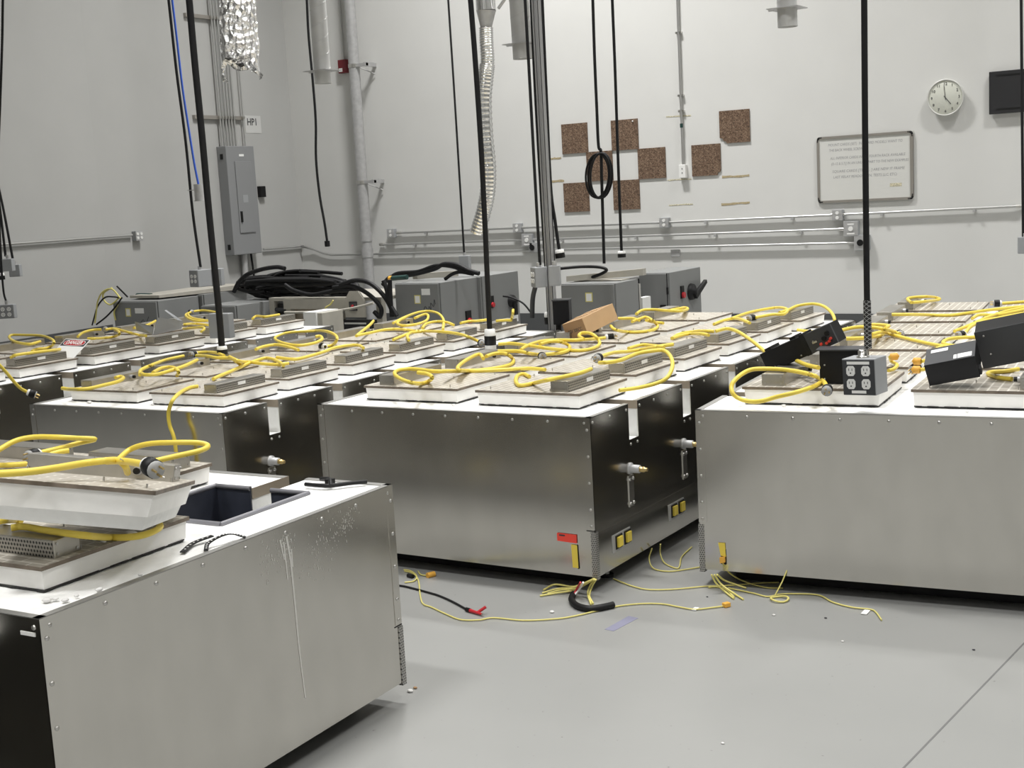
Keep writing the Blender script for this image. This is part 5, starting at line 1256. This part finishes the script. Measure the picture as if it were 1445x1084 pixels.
q = MB(); sheet(q, [up(255.5, 464, zb2, 258.5, 453.5), up(255.5, 464, zb2, 252, 453), up(240, 468, zb2, 232, 438, .25), up(240, 468, zb2, 235, 437.5, .28)], .003, M['boxgrey']); q.part('back_flange', T, world=True)
# cable ties and cord ends on the open tank
def strap(name, label, pts, z, w_, t, m, dots=True):
    P = smooth_path([at_z(a, b, z+dz) for a, b, dz in pts], 8); q = MB(); vs = []
    for i, p in enumerate(P):
        d = (P[min(i+1, len(P)-1)]-P[max(i-1, 0)]).normalized(); n = d.cross(Vector((0, 0, 1))).normalized()*w_/2
        vs += [p-n, p+n, p+n+Vector((0, 0, t)), p-n+Vector((0, 0, t))]
    fs = []
    for i in range(len(P)-1):
        for k in range(4): fs.append((4*i+k, 4*i+(k+1) % 4, 4*i+4+(k+1) % 4, 4*i+4+k))
    fs += [(3, 2, 1, 0), tuple(4*(len(P)-1)+k for k in range(4))]
    q.add(vs, fs, m)
    if dots:
        for i in range(2, len(P)-1, 2): q.cyl(P[i]+Vector((0, 0, t)), P[i]+Vector((0, 0, t+.0006)), .0028, M['foam'], n=8)
    return q.solo(name, label, 'cable tie', 'black ties on the foreground tank')
strap('cable_tie', 'black perforated cable tie lying straight beside the front lid', [(257.7, 780, .004), (273.5, 767, .006), (299.8, 757, .012)], H, .016, .003, M['black'])
strap('cable_tie', 'black perforated cable tie bent in an arc beside the open pit', [(290.6, 777.7, .003), (294.5, 767, .012), (315.5, 756, .022), (331, 755, .014), (346.6, 759, .004)], H, .012, .003, M['black'])
q = MB(); q.tube(smooth_path([at_z(a, b, H+.012) for a, b in ((431, 683.5), (447, 685), (466, 685.5), (494.6, 682), (518, 679.7))], 6), .007, M['black'], 8)
q.tube(smooth_path([at_z(467, 686, H+.012), at_z(466, 680, H+.02), at_z(464, 676, H+.02), at_z(453, 676, H+.012)], 5), .007, M['black'], 8)
q.box(tuple(at_z(466, 685, H+.004)-Vector((.012, .012, 0))), tuple(at_z(466, 685, H+.004)+Vector((.012, .012, .022))), M['black'])
q.solo('cable_tie', 'thick black cable tie looped at the rear corner of the open tank', 'cable tie', 'black ties on the foreground tank')
# white foam crumbs along the lid edges
rr = random.Random(21)
for k, (px, py, z) in enumerate(((78, 846, H), (92, 848, H), (66, 848, H), (108, 842, H), (140, 833, H), (198, 812, H), (180, 700, H), (748, 578, H), (640, 572, H), (1365, 582, H), (1120, 546, H+.075), (1106, 573, H), (134, 762, H+.068), (146, 765, H+.068), (185, 753, H+.068), (126, 568, H), (215, 571, H))):
    p = at_z(px, py, z+.004); q = MB(); q.ball(p+Vector((0, 0, .002)), rr.uniform(.006, .012), M['debris'], 8, (rr.uniform(.8, 1.7), rr.uniform(.7, 1.3), .55))
    o = q.solo('foam_crumb', 'small white foam crumb broken off at a lid edge', 'crumb', 'white foam crumbs on the tanks')

# ------------------------------------------------------------------ marks on the tank panels
def plane_pt(px, py, X, yl=None, xl=None):
    """photo point on a local plane of the tank (y = yl or x = xl)"""
    Xi = X.inverted(); e = Xi @ EYE; d = Xi.to_3x3() @ ray(px, py)
    t = (yl-e.y)/d.y if yl is not None else (xl-e.x)/d.x
    return e + d*t
def quad_mark(parent, name, X, pts, m, yl=-.0032, t=.0012, label=None):
    P = [plane_pt(*p, X, yl=yl) for p in pts]; q = MB(); n = Vector((0, -t, 0)); q.hexa(P, [p+n for p in P], m); return q.part(name, parent, label=label)
rt = quad_mark(TC, 'red_tag', XC, [(786, 752), (813.5, 755), (814, 767), (786.5, 763)], M['redtag'], label='bright red tag')
q = MB(); P = [plane_pt(x, y, XC, yl=-.0046) for x, y in ((789, 754), (797, 755), (797, 757), (789, 756))]; q.hexa(P, [p+Vector((0, -.0006, 0)) for p in P], M['ink']); q.part('printed_line', rt)
quad_mark(TC, 'yellow_tag', XC, [(806, 768.5), (814.5, 769.5), (816.5, 802), (808.5, 801)], M['yellow'], label='yellow tape tag with dark edge')
quad_mark(TC, 'tag_edge', XC, [(813, 769), (815, 769.5), (817.5, 803), (815.5, 803)], M['black'], yl=-.0028)
quad_mark(TE, 'yellow_tag', XE, [(1013.5, 766), (1023, 766.5), (1024.5, 786), (1017, 784)], M['yellow'])
quad_mark(TE, 'tag_edge', XE, [(1017, 776), (1024, 776), (1025, 797), (1018, 796)], M['black'], yl=-.0028)
quad_mark(TE, 'orange_connector', XE, [(1016.5, 786), (1023.5, 785), (1024, 793), (1017, 794)], M['orange'], t=.012)
# dried drip and splash on the bright panel of the foreground tank
P = [(404, 757), (410, 790), (416, 850), (421, 905), (425, 940), (431, 985)]
q = MB()
for (pp_, w0) in ((P, .0042), ([(400, 765), (404, 800), (406, 818)], .003), ([(411, 775), (413, 800)], .0028), ([(395, 762), (399, 780), (401, 790)], .003)):
    L_ = [plane_pt(*p, XA, yl=-.0004) for p in pp_]
    vs = []
    for i, p in enumerate(L_): ww = w0*(1-.5*i/len(L_)); vs += [p+Vector((-ww, 0, 0)), p+Vector((ww, 0, 0)), p+Vector((ww, -.0006, 0)), p+Vector((-ww, -.0006, 0))]
    fs = []
    for i in range(len(L_)-1):
        for k in range(4): fs.append((4*i+k, 4*i+(k+1) % 4, 4*i+4+(k+1) % 4, 4*i+4+k))
    q.add(vs, fs, M['drip'])
q.part('drip_mark', TA, label='whitish dried drip running down the steel')
q = MB(); rr = random.Random(4)
for (cx_, cy_, rx_, ry_, n_, sl) in ((404, 770, 12, 22, 70, .1), (385, 790, 22, 28, 50, -.2), (455, 770, 38, 36, 120, -.9), (490, 738, 14, 16, 60, -.8)):
    for i in range(n_):
        u, v = rr.gauss(0, .5), rr.gauss(0, .5); p = plane_pt(cx_+u*rx_, cy_+v*ry_+u*rx_*sl, XA, yl=-.0004); w0 = rr.uniform(.0006, .0014); l0 = w0*rr.uniform(1, 3.5)
        q.hexa([p+Vector((-w0, 0, -l0)), p+Vector((w0, 0, -l0)), p+Vector((w0*.6, 0, l0)), p+Vector((-w0*.6, 0, l0))], [p+Vector((a, -.0004, b)) for a, b in ((-w0, -l0), (w0, -l0), (w0*.6, l0), (-w0*.6, l0))], M['drip'])
tag(q.part('splash_mark', TA, label='whitish dried splash marks'), kind='stuff')
p0 = plane_pt(29, 890, XA, xl=-.0003); p1 = plane_pt(50, 899, XA, xl=-.0003)
q = MB(); q.box((-.0015, min(p0.y, p1.y), min(p0.z, p1.z)), (-.0003, max(p0.y, p1.y), max(p0.z, p1.z)), M['label']); q.part('paper_label', TA)

# ------------------------------------------------------------------ on the floor
def fw(pts, z=.005): return smooth_path([at_z(p[0], p[1], p[2] if len(p) > 2 else z) for p in pts], 8)
def floor_wire(label, strands, r=.0032, m='wire', name='sensor_wire', cat='wire', group='yellow wires on the floor'):
    T = thing(name, label, cat, loc=tuple(at_z(*strands[0][0][:2], 0)), group=group); q = MB()
    for s in strands: q.tube(fw(s), r, M[m], 6)
    q.part('wire', T, world=True); return T
T = floor_wire('long yellow wire crossing the open floor in front of the middle tank', [[(571, 806), (580, 808), (587, 813), (591, 822), (593, 840), (597, 852), (609, 857), (628, 866), (650, 874.5), (676, 875), (697, 872), (739, 875.6), (783.5, 873.5), (810, 869.6), (844, 861.7), (875.5, 855), (907, 852), (935, 852.5), (957, 856.4), (980, 860), (1004, 857.7), (1020, 855.6)]])
p = at_z(1021, 855, .008); q = MB(); d = (at_z(1029, 853, .008)-p); X = frame(p, d, (0, 0, 1)); q.box((0, -.007, -.011), (.028, .010, .011), M['orange'], X=X, bev=.002); q.part('connector', T, world=True)
p = at_z(982, 859, .003); q = MB(); q.box((p.x-.009, p.y-.022, .002), (p.x+.009, p.y+.012, .005), M['label']); q.part('paper_tag', T, world=True)
T = floor_wire('short yellow wire with a small orange plug near the foreground tank corner', [[(571, 822), (584, 820), (588, 813), (580, 806), (570, 804)], [(590, 806), (594, 811), (604, 812.5)]])
p = at_z(603, 812.5, .01); q = MB(); q.cyl(p, at_z(613, 810, .01), .013, M['orange'], n=10); q.part('connector', T, world=True)
p = at_z(576, 812, .008); q = MB(); q.cyl(p, at_z(583, 814, .008), .010, M['black'], n=8); q.part('sleeve', T, world=True)
T = thing('test_lead', 'thin black cable with a red clip on the floor', 'cable', loc=tuple(at_z(573, 828, 0)))
q = MB(); q.tube(fw([(560, 826), (573, 828), (600, 835), (620, 841), (640, 850), (658, 860)]), .0045, M['cable'], 6); q.part('cable', T, world=True)
a, b2 = at_z(658, 860, .009), at_z(680, 867, .009); q = MB(); q.cyl(a, a.lerp(b2, .25), .009, M['black'], n=10); q.part('boot', T, world=True)
q = MB(); q.cyl(a.lerp(b2, .25), b2, .008, M['red'], r1=.005, n=10); c = a.lerp(b2, .7); q.cyl(c, c+Vector((.03, .02, .022)), .006, M['red'], n=8); q.cyl(b2, b2+(b2-a)*.08, .004, M['steel2'], n=8); q.part('red_clip', T, world=True)
floor_wire('bunch of cut yellow wires fanning left from the middle tank corner', [[(838, 817, .09), (820, 825, .05), (806, 828, .02), (783, 825, .012), (767, 832.7)], [(838, 817, .09), (815, 830, .03), (790, 833, .012), (772.6, 838)], [(839, 817, .09), (812, 832, .02), (785, 837, .008), (762, 841)], [(838, 818, .09), (810, 829, .03), (787, 831, .015), (765, 837)]], r=.0042)
floor_wire('two yellow wires dropping straight from the middle tank corner to the floor', [[(840, 818, .09), (833, 826, .05), (829.5, 838, .02), (834, 853)], [(841, 818, .09), (835, 829, .045), (832, 841, .015), (837, 852)]], r=.0038)
T = thing('corrugated_hose', 'short black corrugated hose curled on the floor by the middle tank', 'hose', loc=tuple(at_z(830, 859, 0)))
q = MB(); P = smooth_path([at_z(*p, .014) for p in ((809, 838), (806.8, 847), (814.7, 855), (830, 859), (846, 857.7), (866, 853.5))], 16); q.tube(P, [.0125+.0012*(i % 2) for i in range(len(P))], M['black'], 12); q.part('hose', T, world=True)
for i, (m_, dx) in enumerate((('red', 0), ('label', 4))):
    q = MB(); q.tube(smooth_path([at_z(819+dx, 822, .08), at_z(814+dx, 831, .04), at_z(809.5+dx*.3, 840, .016)], 6), .0045, M[m_], 6); q.part('red_wire' if m_ == 'red' else 'white_wire', T, world=True)
floor_wire('yellow wire running along the floor between the middle and right tanks', [[(866, 817), (878, 822), (895, 828), (914.6, 832), (943.5, 832), (970, 830), (996, 827.5), (1035.5, 826), (1070, 823), (1099, 822)]])
floor_wire('yellow wire hanging in a loop from under the middle tank side', [[(920, 774, .08), (916, 789, .03), (922.5, 802.5, .006), (943.5, 806.4), (967, 803.8), (990, 800)]])
floor_wire('yellow wire hooked in a narrow loop in the gap between tanks', [[(932, 768, .08), (931.7, 781.4, .03), (938, 794.6, .006), (954, 802), (959, 799), (962, 786), (976, 772)]])
floor_wire('bunch of cut yellow wires spreading from the left corner of the right tank', [[(1004, 811, .08), (1010.6, 823.5, .04), (1022, 834, .01), (1035.5, 845)], [(1008, 811, .08), (1018, 825, .035), (1035, 837, .01), (1049, 846)], [(1012, 811, .08), (1022, 819, .04), (1038, 825, .015), (1053, 830)], [(1000, 829), (1010, 828), (1024, 832), (1036, 843)]], r=.004)
floor_wire('thin yellow wire leading from the orange connector on the right tank to the floor', [[(1020, 795, .11), (1030, 809, .06), (1051, 821, .012), (1080, 829, .005), (1105, 830, .005)]])
T = floor_wire('long yellow wire lying along the foot of the right tank, with a white tag', [[(1028, 830), (1062, 837), (1083, 842), (1099, 839), (1117.6, 838), (1154.4, 839.8), (1175.4, 850), (1201.7, 857), (1228, 860), (1236, 864), (1244, 875)]])
p = at_z(1224, 862, .003); q = MB(); q.box((p.x-.012, p.y-.045, .002), (p.x+.010, p.y+.005, .005), M['label']); q.part('paper_tag', T, world=True)
q = MB(); c = at_z(1100, 845, .008); q.tube([c+Vector((.035*math.cos(t*.5), .035*math.sin(t*.5), .003*math.sin(t))) for t in range(24)], .004, M['wire'], 6); q.tube([c+Vector((-.03, .03, .0)), c+Vector((-.01, .06, .05)), c+Vector((.0, .09, .09))], .003, M['wire'], 6); q.solo('wire_coil', 'small tied coil of yellow wire at the foot of the right tank', 'wire', 'yellow wires on the floor')
q = MB(); P = [at_z(*p, .0004) for p in ((853, 888.5), (866, 891), (901, 872.5), (887, 869.5))]; q.hexa(P, [p+Vector((0, 0, .0006)) for p in P], M['purple']); q.solo('floor_tape', 'faded purple strip of tape stuck on the floor', 'tape')
for px, py, r, m_, lb in ((779, 865, .009, 'debris', 'white crumb on the floor left of the black hose'), (579, 977, .010, 'debris', 'larger white crumb at the foreground tank corner'), (586, 972, .007, 'darkcard', 'brown crumb at the foreground tank corner'), (998, 843, .004, 'ink', 'dark crumb near the right tank corner'), (1165, 873, .005, 'ink', 'dark crumb in front of the right tank'), (1092, 869, .006, 'debris', 'tiny white crumb in front of the right tank'), (1374, 918, .005, 'ink', 'dark crumb on the floor at the right'), (1189, 906, .005, 'debris', 'tiny white crumb in the middle of the open floor'), (1020, 1050, .005, 'debris', 'white speck on the floor at the bottom of the picture')):
    p = at_z(px, py, 0); q = MB(); q.ball(p+Vector((0, 0, r*.5)), r, M[m_], 8, (1.2, .9, .55)); q.solo('floor_crumb', lb, 'crumb', 'crumbs on the floor')
